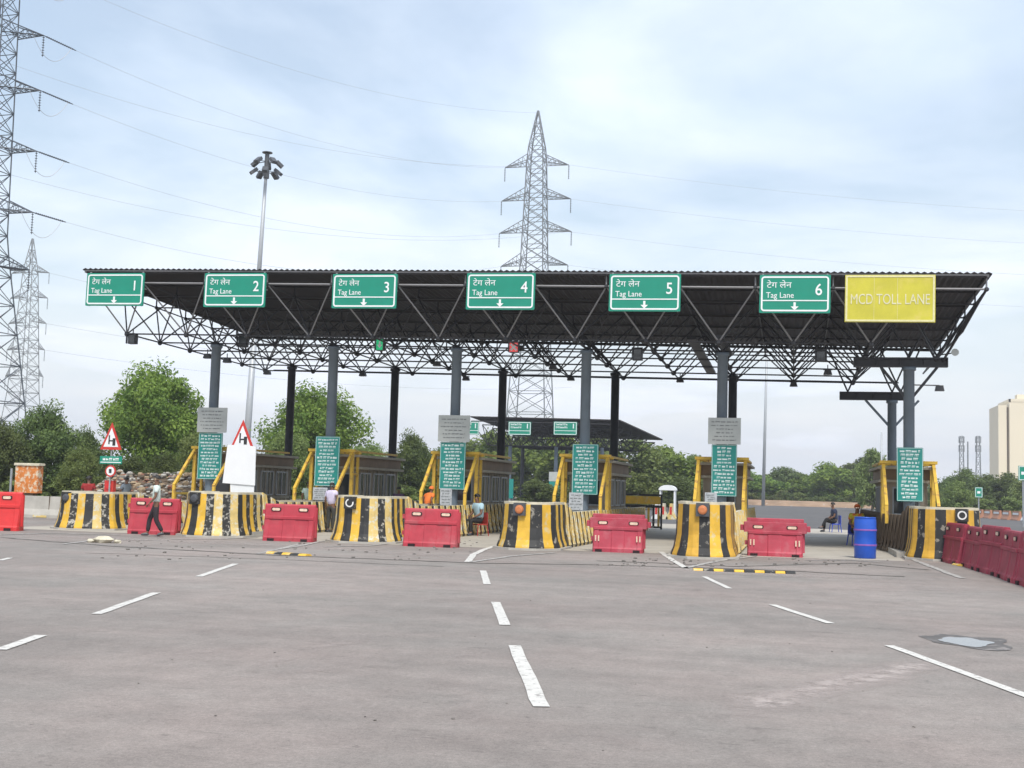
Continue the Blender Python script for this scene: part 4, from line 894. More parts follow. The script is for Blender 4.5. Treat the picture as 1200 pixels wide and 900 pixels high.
def pylon(name, cx, cy, prof, levels, reach, r, m, label, panels, top_z=None, yaw=0., rlist=None):
    t = empty(name, (cx, cy, 0), label=label, cat='pylon', rz=yaw)
    mb = MB(); hw = lattice(mb, 0, 0, prof, r, panels); mb.build('tower_body', m, t)
    tips = []
    for li, z in enumerate(levels):
        for s in (-1, 1):
            rc = rlist[li] if rlist else reach; w_ = hw(z+1.2); mb = MB(); tip = Vector((s*rc, 0, z))
            for c in (-1, 1):
                T = Vector((s*w_, c*w_, z+1.6)); B = Vector((s*hw(z), c*hw(z), z+.35)); mb.tube(T, tip, r, n=4, caps=False); mb.tube(B, tip, r, n=4, caps=False)
                for k in range(1, 5):
                    f0_, f1_ = (k-1)/5, k/5; mb.tube(B.lerp(tip, f0_), T.lerp(tip, f1_), r*.6, n=4, caps=False); mb.tube(B.lerp(tip, f1_), T.lerp(tip, f1_), r*.6, n=4, caps=False)
            T1, T2 = Vector((s*w_, -w_, z+1.6)), Vector((s*w_, w_, z+1.6)); B1, B2 = Vector((s*hw(z), -hw(z), z+.35)), Vector((s*hw(z), hw(z), z+.35))
            for k in range(1, 5): mb.tube(B1.lerp(tip, k/5), B2.lerp(tip, k/5), r*.6, n=4, caps=False); mb.tube(B1.lerp(tip, (k-1)/5), B2.lerp(tip, k/5), r*.6, n=4, caps=False)
            mb.build('cross_arm', m, t)
            mb = MB(); n = 8
            for k in range(n): mb.lathe((tip.x, tip.y, tip.z-.25*(k+1)), [(.03, 0), (.13, .05), (.03, .12)], n=6)
            mb.tube(tip, tip-Vector((0, 0, .25*n+.1)), .035, n=4); mb.build('insulator_string', M['insul'], t)
            tips.append((t, tip))
    return t, levels
cs, sn = math.cos, math.sin
def tipw(cx, cy, yaw, x, z): return Vector((cx+x*math.cos(yaw), cy+x*math.sin(yaw), z))
# near left tower
T1 = (-75.3, 100, R(-4))
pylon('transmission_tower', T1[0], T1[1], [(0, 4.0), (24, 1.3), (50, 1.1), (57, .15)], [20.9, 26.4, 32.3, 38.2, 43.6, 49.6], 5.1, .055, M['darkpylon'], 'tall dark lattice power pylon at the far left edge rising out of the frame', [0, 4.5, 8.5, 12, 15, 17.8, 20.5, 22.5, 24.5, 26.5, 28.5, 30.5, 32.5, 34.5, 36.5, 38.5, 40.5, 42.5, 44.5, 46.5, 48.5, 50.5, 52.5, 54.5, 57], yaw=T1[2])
# small left tower farther away
T2 = (-140.6, 200, R(0))
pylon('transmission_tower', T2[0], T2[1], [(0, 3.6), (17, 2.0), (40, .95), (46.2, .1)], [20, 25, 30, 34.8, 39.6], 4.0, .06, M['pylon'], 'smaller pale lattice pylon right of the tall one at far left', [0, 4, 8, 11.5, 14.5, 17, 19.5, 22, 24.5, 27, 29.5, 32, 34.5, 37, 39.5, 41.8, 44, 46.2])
T3 = (-36.9, 170, R(-2))
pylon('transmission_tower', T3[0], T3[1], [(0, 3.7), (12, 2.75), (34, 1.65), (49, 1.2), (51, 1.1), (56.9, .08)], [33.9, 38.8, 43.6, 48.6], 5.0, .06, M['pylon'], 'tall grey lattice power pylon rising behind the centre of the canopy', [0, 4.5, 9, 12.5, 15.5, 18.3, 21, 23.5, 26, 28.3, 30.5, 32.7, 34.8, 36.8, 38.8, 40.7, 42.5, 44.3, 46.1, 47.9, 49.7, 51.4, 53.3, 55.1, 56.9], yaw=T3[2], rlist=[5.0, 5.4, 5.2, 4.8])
# conductors
GW = 'power lines strung between the pylons'
def wire(a, b, sag, label, r=.015, ins=True, name='power_line'):
    a = Vector(a); b = Vector(b); n = 24; pts = [a.lerp(b, i/n)-Vector((0, 0, sag*4*(i/n)*(1-i/n))) for i in range(n+1)]
    mb = MB(); mb.path(pts, r, n=4); o = mb.build(name, M['wire']); tag(o, label, 'power line', GW)
    if ins:
        d = (pts[1]-pts[0]).normalized(); mb = MB(); 
        for k in range(14): q = pts[0]+d*(.35+k*.22); mb.tube(q, q+d*.1, .11, .04, n=6)
        mb.tube(pts[0], pts[0]+d*3.6, .05, n=4); mb.build('insulator', M['insul'], o)
lv1 = [26.4, 32.3, 38.2, 43.6, 49.6]; lv3 = [33.9, 38.8, 43.6, 48.6, 56.6]; nm = ['lowest', 'second lowest', 'third', 'fourth', 'highest']
for i in range(5):
    a = tipw(*T1, 5.1, lv1[i]); b = tipw(*T3, -5.0 if i < 4 else 0, lv3[i]+(0 if i < 4 else 0))
    wire(a, b, 3.2, '%s power line from the left pylon to the near side of the centre pylon' % nm[i])
    if i < 4:
        wire(tipw(*T3, 4.9, lv3[i]), (130, 232, 41+5*i-3), 4.5, '%s power line running right from the centre pylon' % nm[i], ins=False)
    if i in (1, 3): wire(tipw(*T1, -5.1, lv1[i]), tipw(*T3, 5.0, lv3[min(i, 3)]), 4.0, '%s far side power line from the left pylon to the centre pylon' % nm[i], ins=False)
for i in range(3):
    wire(tipw(*T2, 4.0, [25, 30, 39.6][i]), (-60, 330, 30+4*i), 3, ['lower', 'middle', 'upper'][i]+' thin power line leaving the smaller left pylon', ins=False, r=.025)
    wire((-95, 60, 26.4+5.9*i+3), tipw(*T1, 5.1, lv1[i]), 2.0, ['lower', 'middle', 'upper'][i]+' power line reaching the left pylon from the left edge', ins=False)
# jumper loops
for i in range(5):
    a = tipw(*T1, 5.1, lv1[i]); wire(a+Vector((-.2, -1.5, -.2)), a+Vector((1.3, 2.6, -.4)), 2.0, '%s slack loop hanging under an arm of the left pylon' % nm[i], ins=False, r=.025, name='jumper_loop')

# high mast light
Y = 105; a = A(313, 186, Y); bpos = Vector((A(290, 490, Y).x-.1, Y, 0)); topz = a.z
t = empty('high_mast_light', bpos, label='tall tapering high mast pole crowned with a cluster of floodlights', cat='high mast light'); dxm = a.x-bpos.x
mb = MB(); mb.tube((0, 0, 0), (dxm*.5, 0, topz*.5), .36, .26, n=12); mb.tube((dxm*.5, 0, topz*.5), (dxm, 0, topz-.3), .26, .14, n=12); mb.build('pole', M['pole'], t, smooth=True)
hd = MB(); hd.tube((dxm, 0, topz-1.9), (dxm, 0, topz+.6), .28, .2, n=10); hd.lathe((dxm, 0, topz+.5), [(.1, 0), (.5, .05), (.5, .12), (.1, .16)], n=10); hd.build('carriage', M['lamp'], t)
for q in range(10):
    tt = 2*math.pi*q/10; zz = topz-1.35+(.95 if q % 2 else 0); rr = 1.05; c_ = Vector((dxm+rr*math.cos(tt), rr*math.sin(tt), zz)); mb = MB()
    o_ = Vector((math.cos(tt), math.sin(tt), 0)); mb.bar(c_-o_*.9+Vector((0, 0, .1)), c_, .06, .06); mb.bar(c_-o_*.15+Vector((0, 0, .25)), c_+o_*.45+Vector((0, 0, -.25)), .5, .30); mb.build('floodlight', M['lamp'], t)
p = A(895, 590, 200); tag(MB().tube((p.x-.1, 200, -.0), (p.x+.3, 200, 27.5), .28, .15, n=8).build('mast_pole', M['pole'], smooth=True), 'thin pale mast pole right of the fifth front column', 'pole')
p = A(1033, 575, 150); tag(MB().tube((p.x, 150, 0), (p.x, 150, 9.5), .14, .09, n=8).build('mast_pole', M['pole'], smooth=True), 'thin short pale pole left of the sixth island booth', 'pole')
# cell masts
for px, l_ in ((1127, 'left lattice telecom mast above the trees at right'), (1146.5, 'right lattice telecom mast above the trees near the beige building')):
    Y = 350; p = A(px, 560, Y); zt = A(px, 511, Y).z; t = empty('telecom_mast', (p.x, Y, 0), label=l_, cat='telecom mast')
    mb = MB(); lattice(mb, 0, 0, [(0, .8), (zt, .38)], .045, [zt*i/9 for i in range(10)]); mb.build('tower_body', M['pylon'], t)
    mb = MB()
    for z in (zt-1, zt-3.4):
        for q in range(3): tt = 2*math.pi*q/3+.4; mb.box(math.cos(tt)*.75-.13, math.sin(tt)*.75-.08, z-.9, math.cos(tt)*.75+.13, math.sin(tt)*.75+.08, z+.9)
    mb.build('antenna', M['galv'], t)
    if px == 1127: mb = MB(); mb.tube((1.6, 0, 0), (1.6, 0, zt-1.5), .25, .2, n=6); mb.build('antenna_pole', M['pylon'], t)

# beige building
Yb = 400; xa = A(1170, 500, Yb).x; zt = A(1175, 471, Yb).z
t = empty('tower_block', (xa, Yb, 0), label='tall plain beige tower block with a dark vertical recess at the right edge', cat='building')
mb = MB(); mb.box(0, 0, 0, 2.4, 18, zt-1.0); mb.box(3.1, -.8, 0, 34, 20, zt); mb.box(2.4, 1.5, 0, 3.1, 18, zt-1.5); mb.build('wall', M['bldg'], t)
MB().box(2.42, 1.42, 0, 3.08, 1.49, zt-1.6).build('recess', M['bldgdark'], t)
mb = MB(); mb.box(3.0, -.9, zt, 34.1, -.4, zt+.9); mb.box(3.0, -.9, zt, 3.5, 20, zt+.9); mb.box(6, 3, zt, 9, 7, zt+2.6); mb.build('parapet', M['bldg'], t)
for i in range(9):
    z = 4+i*3.1
    f = MB().box(7.6, -.83, z, 8.5, -.79, z+1.3).build('window', M['bldgdark'], t)
# small green sign at right back and edge sign
for px, py0, py1, wpx, Y, l_ in ((1147, 571, 583, 8, 110, 'small green road sign on a post in front of the right hand trees'), (1199, 546, 563, 10, 90, 'green road sign cut by the right edge of the picture')):
    a = A(px, py0, Y); b = A(px, py1, Y); t = empty('road_sign', (a.x, Y, 0), label=l_, cat='road sign'); w2 = wpx/1422.8*Y/2
    MB().box(-w2, 0, b.z, w2, .06, a.z).build('panel', M['green'], t); mb = MB(); frame_ring(mb, -w2+.03, b.z+.03, w2-.03, a.z-.03, .04, .04, -.01, 0); mb.box(-w2*.4, -.01, (a.z+b.z)/2-.1, w2*.4, -.002, (a.z+b.z)/2+.1); mb.build('border', M['white'], t); MB().tube((0, .1, 0), (0, .1, a.z), .06, n=6).build('pole', M['galv'], t)
# far median on the right: orange and white barrier blocks
GM = 'orange and white barrier blocks along the far right median'
def far_barrier(col):
    t = empty('median_barrier', (0, 0, 0)); MB().prism([(-.3, 0), (-.3, .12), (-.12, .5), (-.09, 1.05), (.09, 1.05), (.12, .5), (.3, .12), (.3, 0)], -.95, .95, 'x').build('body', M[col], t)
    MB().box(-.8, -.135, .62, .8, -.122, .86).build('stripe', M['white' if col != 'plastic' else 'orange'], t); return t
mo = mat('median_orange', (.42, .20, .12), .6, var=.2, scale=2); M['morange'] = mo
fo_, fw_ = far_barrier('morange'), far_barrier('plastic')
A0 = A(1148, 585, 132); used = {0: False, 1: False}
for i in range(14):
    c_ = i % 2 if i > 3 else 0; src = (fo_, fw_)[c_]; o = copy_tree(src) if used[c_] else src; used[c_] = True
    f_ = i/13; Y = 132+(96-132)*f_; x = A0.x+(24-A0.x)*f_ + 0
    o.location = (x, Y, 0); o.scale.z = .82; o.rotation_euler.z = math.atan2(-36/13, (24-A0.x)/13)
    tag(o, 'orange barrier block in the far right median row' if c_ == 0 else 'white barrier block in the far right median row', 'barrier block', GM+(' orange' if c_ == 0 else ' white'))
# low median kerb across the far road
M['bank'] = mat('earth_bank', (.30, .20, .13), .95, var=.3, scale=.5, col2=(.42, .38, .33), c2amt=.38, c2edge=.05, c2scale=1.2)
tag(MB().prism([(205.5, -.01), (206.5, .45), (209, .9), (214, .5), (218, -.01)], -12, 80, 'x').build('earth_bank', M['bank']), kind='structure')

# ------------------------------------------------------------------ trees
leafA = leafmat('leaf_bright', (.085, .155, .03), (.28, .37, .07)); leafB = leafmat('leaf_dark', (.065, .10, .034), (.20, .26, .075)); leafC = leafmat('leaf_olive', (.11, .155, .045), (.26, .31, .095))
def crown_mesh(seed, nblob, nleaf, leaf, mt, low=.12, shape='round', gap=0.):
    rnd = random.Random(seed); bl = []
    for i in range(nblob):
        while True:
            x, y, z = rnd.uniform(-1, 1), rnd.uniform(-1, 1), rnd.uniform(-1, 1)
            if x*x+y*y+z*z < 1: break
        z_ = low+(1-low)*(z+1)/2
        taper = (1-.45*max(0, (z_-.6)/.4)) if shape == 'round' else 1.
        k = rnd.uniform(.75, 1.05)
        bl.append((x*.40*taper*k, y*.40*taper*k, z_*rnd.uniform(.92, 1.0)*.94, rnd.uniform(.075, .155)))
    vs = []; fs = []
    for i in range(nleaf):
        b = bl[rnd.randrange(nblob)]
        d = Vector((rnd.gauss(0, 1), rnd.gauss(0, 1), rnd.gauss(0, 1))).normalized(); rr = b[3]*(rnd.random()**.35)*rnd.uniform(.8, 1.15)
        c = Vector((b[0], b[1], b[2]))+d*rr; c.z = max(c.z, .01)
        nrm = (d+Vector((rnd.gauss(0, .6), rnd.gauss(0, .6), rnd.gauss(0, .6)+.3))).normalized(); a_ = nrm.orthogonal().normalized(); a_ = Matrix.Rotation(rnd.uniform(0, 6.28), 3, nrm) @ a_; b_ = nrm.cross(a_)
        s = leaf*rnd.uniform(.6, 1.35); o = len(vs)
        vs += [tuple(c-a_*s), tuple(c+b_*s*.55+nrm*s*.15), tuple(c+a_*s), tuple(c-b_*s*.55+nrm*s*.15)]; fs.append((o, o+1, o+2, o+3))
    me = bpy.data.meshes.new('crown'); me.from_pydata(vs, [], fs); me.materials.append(mt); me.update(); return me, bl
def trunk_mesh(seed, bl, forks=7, r0=.022, bare=.3):
    rnd = random.Random(seed); mb = MB(); p = Vector((0, 0, -.01)); q = Vector((rnd.uniform(-.02, .02), rnd.uniform(-.02, .02), bare)); mb.tube(p, Vector((0, 0, .03)), r0*1.5, r0*1.1, n=8); mb.tube(Vector((0, 0, .03)), q, r0*1.1, r0*.8, n=8)
    for b in rnd.sample(bl, min(forks*2, len(bl))):
        c = Vector(b[:3]); 
        if c.z < bare: continue
        mid = q.lerp(c, .5)+Vector((rnd.uniform(-.03, .03), rnd.uniform(-.03, .03), -.02)); mb.tube(q, mid, r0*.5, r0*.32, n=6); mb.tube(mid, c, r0*.32, r0*.1, n=5)
    o = mb.build('trunk', M['trunk']); return o
def proto(seed, nblob, nleaf, leaf, mt, **k):
    bare = k.pop('bare', .3); me, bl = crown_mesh(seed, nblob, nleaf, leaf, mt, **k); t = empty('tree', (0, 0, 0)); c = bpy.data.objects.new('crown', me); COL.objects.link(c); c.parent = t
    tr_ = trunk_mesh(seed, bl, bare=bare); tr_.parent = t; return [t, False]
near = [proto(1, 85, 30000, .0135, leafA, low=.28), proto(2, 70, 26000, .0145, leafB, low=.04, bare=.15), proto(3, 60, 24000, .015, leafC, low=.06, bare=.15)]
far = [proto(11, 60, 9500, .024, leafB, low=.02, bare=.12), proto(12, 56, 9000, .025, leafC, low=.02, bare=.12), proto(13, 60, 9500, .024, leafA, low=.04, bare=.12)]
rt_ = random.Random(21)
def tree(kind, idx, px, Y, ytop, wpx, label, group=None, hx=1.):
    pr = (near if kind == 'n' else far)[idx]
    if pr[1]: t = copy_tree(pr[0])
    else: t = pr[0]; pr[1] = True
    base = A(px, 585, Y); H_ = A(px, ytop, Y).z; W_ = wpx/1422.8*(Vector((base.x, Y)).length)
    t.location = (base.x, Y, -.02); t.scale = (W_/.92, W_/.92*hx, H_/1.0); t.rotation_euler.z = rt_.uniform(0, 6.28); t.name = 'tree' if kind == 'n' else 'tree'
    tag(t, label, 'tree', group)
LT = [
 ('n', 1, -8, 57, 486, 80, 'dark green tree at the left edge in front of the pylons'),
 ('n', 1, 48, 60, 468, 100, 'broad dark tree behind the patterned orange box'),
 ('n', 2, 92, 55, 520, 60, 'low yellowish green bush tree left of the triangular sign'),
 ('n', 1, 100, 66, 498, 70, 'dark round tree filling the gap left of the tallest tree'),
 ('n', 0, 180, 70, 419, 140, 'tall bright green spreading tree behind the first island'),
 ('n', 2, 235, 66, 500, 80, 'olive tree behind the teal board of the first island'),
 ('n', 1, 150, 58, 530, 70, 'dark low tree behind the rubble heap'),
 ('n', 1, 195, 60, 528, 80, 'dark low tree at the foot of the tallest tree'),
 ('n', 0, 366, 88, 446, 140, 'bright green leafy tree behind the first dark rear column'),
 ('n', 2, 335, 80, 500, 70, 'olive bush tree right of the blank white board'),
 ('n', 2, 430, 84, 515, 90, 'olive low tree behind the booth of the second island'),
 ('n', 1, 484, 92, 502, 75, 'dark green tree right of the second dark rear column'),
 ('n', 1, 520, 96, 520, 80, 'dark low tree behind the third front column'),
 ('n', 2, 285, 76, 520, 60, 'small olive tree behind the blank white board'),
]
for a_ in LT: tree(*a_)
GF = 'trees beyond the distant canopy'; GR2 = 'trees of the green belt beyond the right lanes'
mid = [(548, 168, 512, 90, 0), (585, 165, 497, 105, 2), (628, 172, 501, 115, 0), (662, 160, 498, 105, 2), (705, 168, 508, 105, 1), (742, 138, 510, 105, 1), (778, 142, 516, 105, 2), (812, 150, 530, 80, 1), (800, 118, 556, 60, 0), (745, 116, 552, 70, 1), (690, 112, 558, 60, 0), (630, 110, 560, 60, 0), (570, 108, 560, 60, 1), (520, 105, 552, 60, 0)]
wh = ['dark', 'olive green', 'bright green']; where = ['behind the grey plate of the third island', 'behind the left distant lane sign', 'behind the middle of the distant canopy', 'behind the right distant lane sign', 'behind the fourth column', 'right of the distant canopy end, largest there', 'midway between distant canopy end and fifth island', 'just left of the fifth island boards', 'low down left of the fifth island frame', 'low behind the yellow and black barricade', 'low behind the booth of the fourth island', 'low behind the orange marker of the fourth island', 'low behind the booth of the third island', 'low behind the third column']
for i, (px, Y, yt, wp, ix) in enumerate(mid): tree('f', ix, px, Y, yt, wp, '%s tree %s' % (wh[ix], where[i]), GF)
i = 0
for px in range(838, 1062, 17):
    yt = 549+rt_.uniform(-6, 8)-(14 if px > 1000 else 0)-(6 if 960 < px < 985 else 0); ix = (0, 1, 2, 2, 1)[i % 5]; Y = 214+rt_.uniform(0, 30)
    tree('f', ix, px, Y, yt, 62+rt_.uniform(-6, 16), '%s tree in the belt of trees between the fifth and sixth islands' % wh[ix], GR2+' '+wh[ix]); i += 1
for px, Y, yt, wp, ix, l_ in ((1022, 160, 522, 48, 1, 'taller olive tree just left of the sixth island columns'), (1092, 165, 572, 40, 1, 'small olive tree right of the teal board of the sixth island'), (1112, 172, 556, 50, 0, 'dark tree below the left telecom mast'), (1132, 165, 546, 55, 0, 'dark tree between the two telecom masts'), (1120, 142, 561, 45, 1, 'light olive tree with visible stem in front of the telecom masts'),
                             (1158, 172, 553, 55, 0, 'dark tree left of the beige tower block'), (1182, 168, 551, 60, 0, 'dark tree at the foot of the beige tower block'), (1210, 160, 549, 60, 1, 'olive tree cut by the right edge'), (1240, 165, 545, 70, 0, 'dark tree outside the right edge')):
    tree('f', ix, px, Y, yt, wp, l_)
# far tree line closing the horizon
rf = random.Random(5)
for (pa, pb, Y, yt) in ((-120, 560, 190, 560), (540, 860, 260, 560), (1040, 1320, 240, 565), (820, 1080, 300, 560)):
    px = pa
    while px < pb:
        if not 0: tree('f', rf.choice((0, 0, 1)), px, Y+rf.uniform(0, 20), yt+rf.uniform(-6, 6), 60, 'distant tree of the low tree line on the horizon', 'distant trees of the low horizon line')
        px += 34
# understory shrubs at the right verge and left verge: small bushes
me_b, _ = crown_mesh(31, 26, 2600, .045, leafC, low=.05, shape='box')
me_b2, _ = crown_mesh(32, 26, 2600, .045, leafB, low=.05, shape='box')
def bush(px, Y, yt, wpx, label, group, alt=0):
    t = bpy.data.objects.new('shrub', me_b2 if alt else me_b); COL.objects.link(t); base = A(px, 585, Y); H_ = max(.6, A(px, yt, Y).z); W_ = wpx/1422.8*Vector((base.x, Y)).length
    t.location = (base.x, Y, -.02); t.scale = (W_/.92, W_/.92, H_); t.rotation_euler.z = rt_.uniform(0, 6.28); tag(t, label, 'shrub', group)
for i in range(18): bush(835+i*13+rt_.uniform(-4, 4), 213+rt_.uniform(-3, 3), 578+rt_.uniform(-6, 3), 22, 'low shrub on the dusty verge across the far road', 'low shrubs on the far verge', i % 2)
for i in range(14): bush(-20+i*23+rt_.uniform(-6, 6), 54.8+rt_.uniform(0, 3), 560+rt_.uniform(-16, 8), 46, 'leafy shrub behind the block wall and the rubble heap at left', 'leafy shrubs behind the left wall', i % 2)
for i in range(8): bush(300+i*34+rt_.uniform(-6, 6), 72+rt_.uniform(0, 6), 568+rt_.uniform(-10, 8), 48, 'low shrub behind the toll booths of the left islands', 'low shrubs behind the left booths', i % 2)
for i in range(8): bush(1085+i*17, 150+rt_.uniform(0, 6), 582+rt_.uniform(-4, 2), 26, 'low shrub under the trees at right behind the median blocks', 'low shrubs behind the right median', i % 2)

# ------------------------------------------------------------------ people
def skin_mesh(verts, edges, radii, root=0, sub=1):
    me = bpy.data.meshes.new('tmp'); me.from_pydata(verts, edges, []); o = bpy.data.objects.new('tmp', me); COL.objects.link(o)
    md = o.modifiers.new('s', 'SKIN'); md.use_smooth_shade = True
    sv = me.skin_vertices[0].data
    for i, r_ in enumerate(radii): sv[i].radius = (r_, r_) if not isinstance(r_, tuple) else r_; sv[i].use_root = (i == root)
    m2 = o.modifiers.new('d', 'SUBSURF'); m2.levels = sub; m2.render_levels = sub
    dg = bpy.context.evaluated_depsgraph_get(); out = bpy.data.meshes.new_from_object(o.evaluated_get(dg)); bpy.data.objects.remove(o); return out
def person(loc, rz, pose, shirt, trousers, label, sc=1., vest=None, head='hair', sleeves='short'):
    t = empty('person', loc, rz, label, 'person'); t.scale = (sc,)*3
    J = dict(pelvis=(0, 0, .95), waist=(0, 0, 1.08), chest=(0, 0, 1.30), neck=(0, 0, 1.47), chin=(0, -.02, 1.55), head=(0, -.01, 1.64),
             shL=(-.19, 0, 1.41), elL=(-.25, .03, 1.14), wrL=(-.25, -.05, .90), shR=(.19, 0, 1.41), elR=(.25, .03, 1.14), wrR=(.25, -.05, .90),
             hiL=(-.10, 0, .90), knL=(-.11, -.01, .50), anL=(-.11, .02, .09), toL=(-.12, -.16, .04), hiR=(.10, 0, .90), knR=(.11, -.01, .50), anR=(.11, .02, .09), toR=(.12, -.16, .04))
    J.update(pose)
    def hand_pts(el, wr):
        d = (Vector(wr)-Vector(el)).normalized(); return d
    names = ['pelvis', 'waist', 'chest', 'neck', 'chin', 'head', 'shL', 'elL', 'wrL', 'shR', 'elR', 'wrR', 'hiL', 'knL', 'anL', 'toL', 'hiR', 'knR', 'anR', 'toR']
    rad = [(.13, .10), (.12, .09), (.15, .10), (.055, .055), (.062, .07), (.078, .095), .055, .042, .028, .055, .042, .028, .08, .055, .038, (.045, .03), .08, .055, .038, (.045, .03)]
    E = [('pelvis', 'waist'), ('waist', 'chest'), ('chest', 'neck'), ('neck', 'chin'), ('chin', 'head'), ('chest', 'shL'), ('shL', 'elL'), ('elL', 'wrL'), ('chest', 'shR'), ('shR', 'elR'), ('elR', 'wrR'), ('pelvis', 'hiL'), ('hiL', 'knL'), ('knL', 'anL'), ('anL', 'toL'), ('pelvis', 'hiR'), ('hiR', 'knR'), ('knR', 'anR'), ('anR', 'toR')]
    V = [Vector(J[n]) for n in names]; Ei = [(names.index(a), names.index(b)) for a, b in E]; rad = list(rad)
    me = skin_mesh(V, Ei, rad)
    bm = bmesh.new(); bm.from_mesh(me)
    # hands: palm and five fingers, rooted at the wrist
    for s, w_, e_ in ((-1, 'wrL', 'elL'), (1, 'wrR', 'elR')):
        wv = Vector(J[w_]); d = (wv-Vector(J[e_])).normalized(); side = d.cross(Vector((1, 0, 0))).normalized(); nrm = d.cross(side).normalized()
        mb = MB(); mb.bar(wv-d*.02, wv+d*.085, .075, .028)
        for k in range(4):
            b0_ = wv+d*.08+side*(-.028+.019*k); ln = (.062, .072, .068, .052)[k]; mid_ = b0_+d*ln*.5; mb.tube(b0_, mid_, .009, .008, n=6); mb.tube(mid_, mid_+(d*.8+nrm*.5*s).normalized()*ln*.5, .008, .006, n=6)
        tb = wv+d*.03-side*.035; mb.tube(tb, tb+(d-side*.8).normalized()*.035, .011, .009, n=6); mb.tube(tb+(d-side*.8).normalized()*.035, tb+(d-side*.8).normalized()*.035+d*.03, .009, .007, n=6)
        m3 = bpy.data.meshes.new('h'); m3.from_pydata([tuple(v) for v in mb.v], [], mb.f); bm.from_mesh(m3)
    hd = Vector(J['head']); fw = Vector((0, -1, 0)); fr = J.get('face', (0, -1, 0)); fw = Vector(fr).normalized(); sdv = fw.cross(Vector((0, 0, 1))).normalized()
    mb = MB(); mb.tube(hd+fw*.085+Vector((0, 0, .0)), hd+fw*.112+Vector((0, 0, -.035)), .008, .016, n=6)
    for s in (-1, 1): mb.tube(hd+sdv*s*.07+Vector((0, 0, -.03)), hd+sdv*s*.088+Vector((0, 0, .02)), .016, .018, n=6)
    m3 = bpy.data.meshes.new('h'); m3.from_pydata([tuple(v) for v in mb.v], [], mb.f); bm.from_mesh(m3)
    bm.to_mesh(me); bm.free(); me.materials.clear(); me.materials.append(M['skin'])
    for p_ in me.polygons: p_.use_smooth = True; p_.material_index = 0
    o = bpy.data.objects.new('body', me); COL.objects.link(o); o.parent = t
    mb = MB()
    for s in (-1, 1): mb.lathe(hd+fw*.085+sdv*s*.032+Vector((0, 0, .005)), [(.004, -.006), (.011, 0), (.004, .006)], n=8)
    mb.tube(hd+fw*.088-sdv*.025+Vector((0, 0, -.058)), hd+fw*.088+sdv*.025+Vector((0, 0, -.058)), .006, n=5)
    mb.build('facial_features', M['hair'], t)
    # clothes
    def cloth(ns, es, rr, m, name):
        V = [Vector(J[n]) if isinstance(n, str) else Vector(n) for n in ns]; mm = skin_mesh(V, es, rr); mm.materials.clear(); mm.materials.append(m)
        for p_ in mm.polygons: p_.use_smooth = True; p_.material_index = 0
        o = bpy.data.objects.new(name, mm); COL.objects.link(o); o.parent = t; return o
    f_ = .62 if sleeves == 'short' else .97
    def lerpJ(a, b, k): return tuple(Vector(J[a]).lerp(Vector(J[b]), k))
    def sl(a, b, c): return lerpJ(a, b, f_) if sleeves == 'short' else lerpJ(b, c, .9)
    ns = ['pelvis', 'waist', 'chest', lerpJ('chest', 'neck', .82), 'shL', 'elL' if sleeves != 'short' else sl('shL', 'elL', 'wrL'), 'shR', 'elR' if sleeves != 'short' else sl('shR', 'elR', 'wrR')]
    es = [(0, 1), (1, 2), (2, 3), (2, 4), (4, 5), (2, 6), (6, 7)]; rr = [(.172, .135), (.158, .125), (.19, .142), (.10, .095), .086, .07, .086, .07]
    if sleeves != 'short':
        ns += [lerpJ('elL', 'wrL', .9), lerpJ('elR', 'wrR', .9)]; es += [(5, 8), (7, 9)]; rr += [.045, .045]
    cloth(ns, es, rr, shirt, 'shirt')
    ns = [lerpJ('pelvis', 'waist', .35), 'pelvis', 'hiL', 'knL', lerpJ('knL', 'anL', .93), 'hiR', 'knR', lerpJ('knR', 'anR', .93)]
    cloth(ns, [(0, 1), (1, 2), (2, 3), (3, 4), (1, 5), (5, 6), (6, 7)], [(.14, .11), (.152, .122), .098, .075, .062, .098, .075, .062], trousers, 'trousers')
    for a_, b_ in (('anL', 'toL'), ('anR', 'toR')):
        p0, p1 = Vector(J[a_]), Vector(J[b_]); d = (p1-p0); d.z = 0; d.normalize(); mm = skin_mesh([p0+Vector((0, 0, -.035))-d*.05, p0+Vector((0, 0, -.03))+d*.05, p1+Vector((0, 0, 0))+d*.02], [(0, 1), (1, 2)], [(.05, .05), (.052, .05), (.045, .03)]); mm.materials.clear(); mm.materials.append(M['lamp'])
        for p_ in mm.polygons: p_.material_index = 0
        o = bpy.data.objects.new('shoe', mm); COL.objects.link(o); o.parent = t
    # hair: upper back of the head
    bmh = bmesh.new(); bmesh.ops.create_icosphere(bmh, subdivisions=3, radius=1); 
    cut = [v for v in bmh.verts if (v.co.z < -.25) or (v.co.dot(fw) > .55 and v.co.z < .45)]
    bmesh.ops.delete(bmh, geom=cut, context='VERTS')
    for v in bmh.verts: v.co = Vector((v.co.x*.098, v.co.y*.112, v.co.z*.112))*(1+.04*mnoise.noise(v.co*9))+hd-fw*.008+Vector((0, 0, .012))
    geo = bmesh.ops.solidify(bmh, geom=bmh.faces[:], thickness=.012); mh = bpy.data.meshes.new('hair'); bmh.to_mesh(mh); bmh.free(); mh.materials.append(M['hair'] if head == 'hair' else head)
    o = bpy.data.objects.new('hair' if head == 'hair' else 'headscarf', mh); COL.objects.link(o); o.parent = t
    return t
def cm_(n, c): return mat(n, c, .85, var=.12, scale=8)
shirt_w = mat('shirt_pale', (.62, .70, .66), .85, var=.08, scale=6, col2=(.40, .60, .45), c2amt=.50, c2edge=.2, c2scale=5)
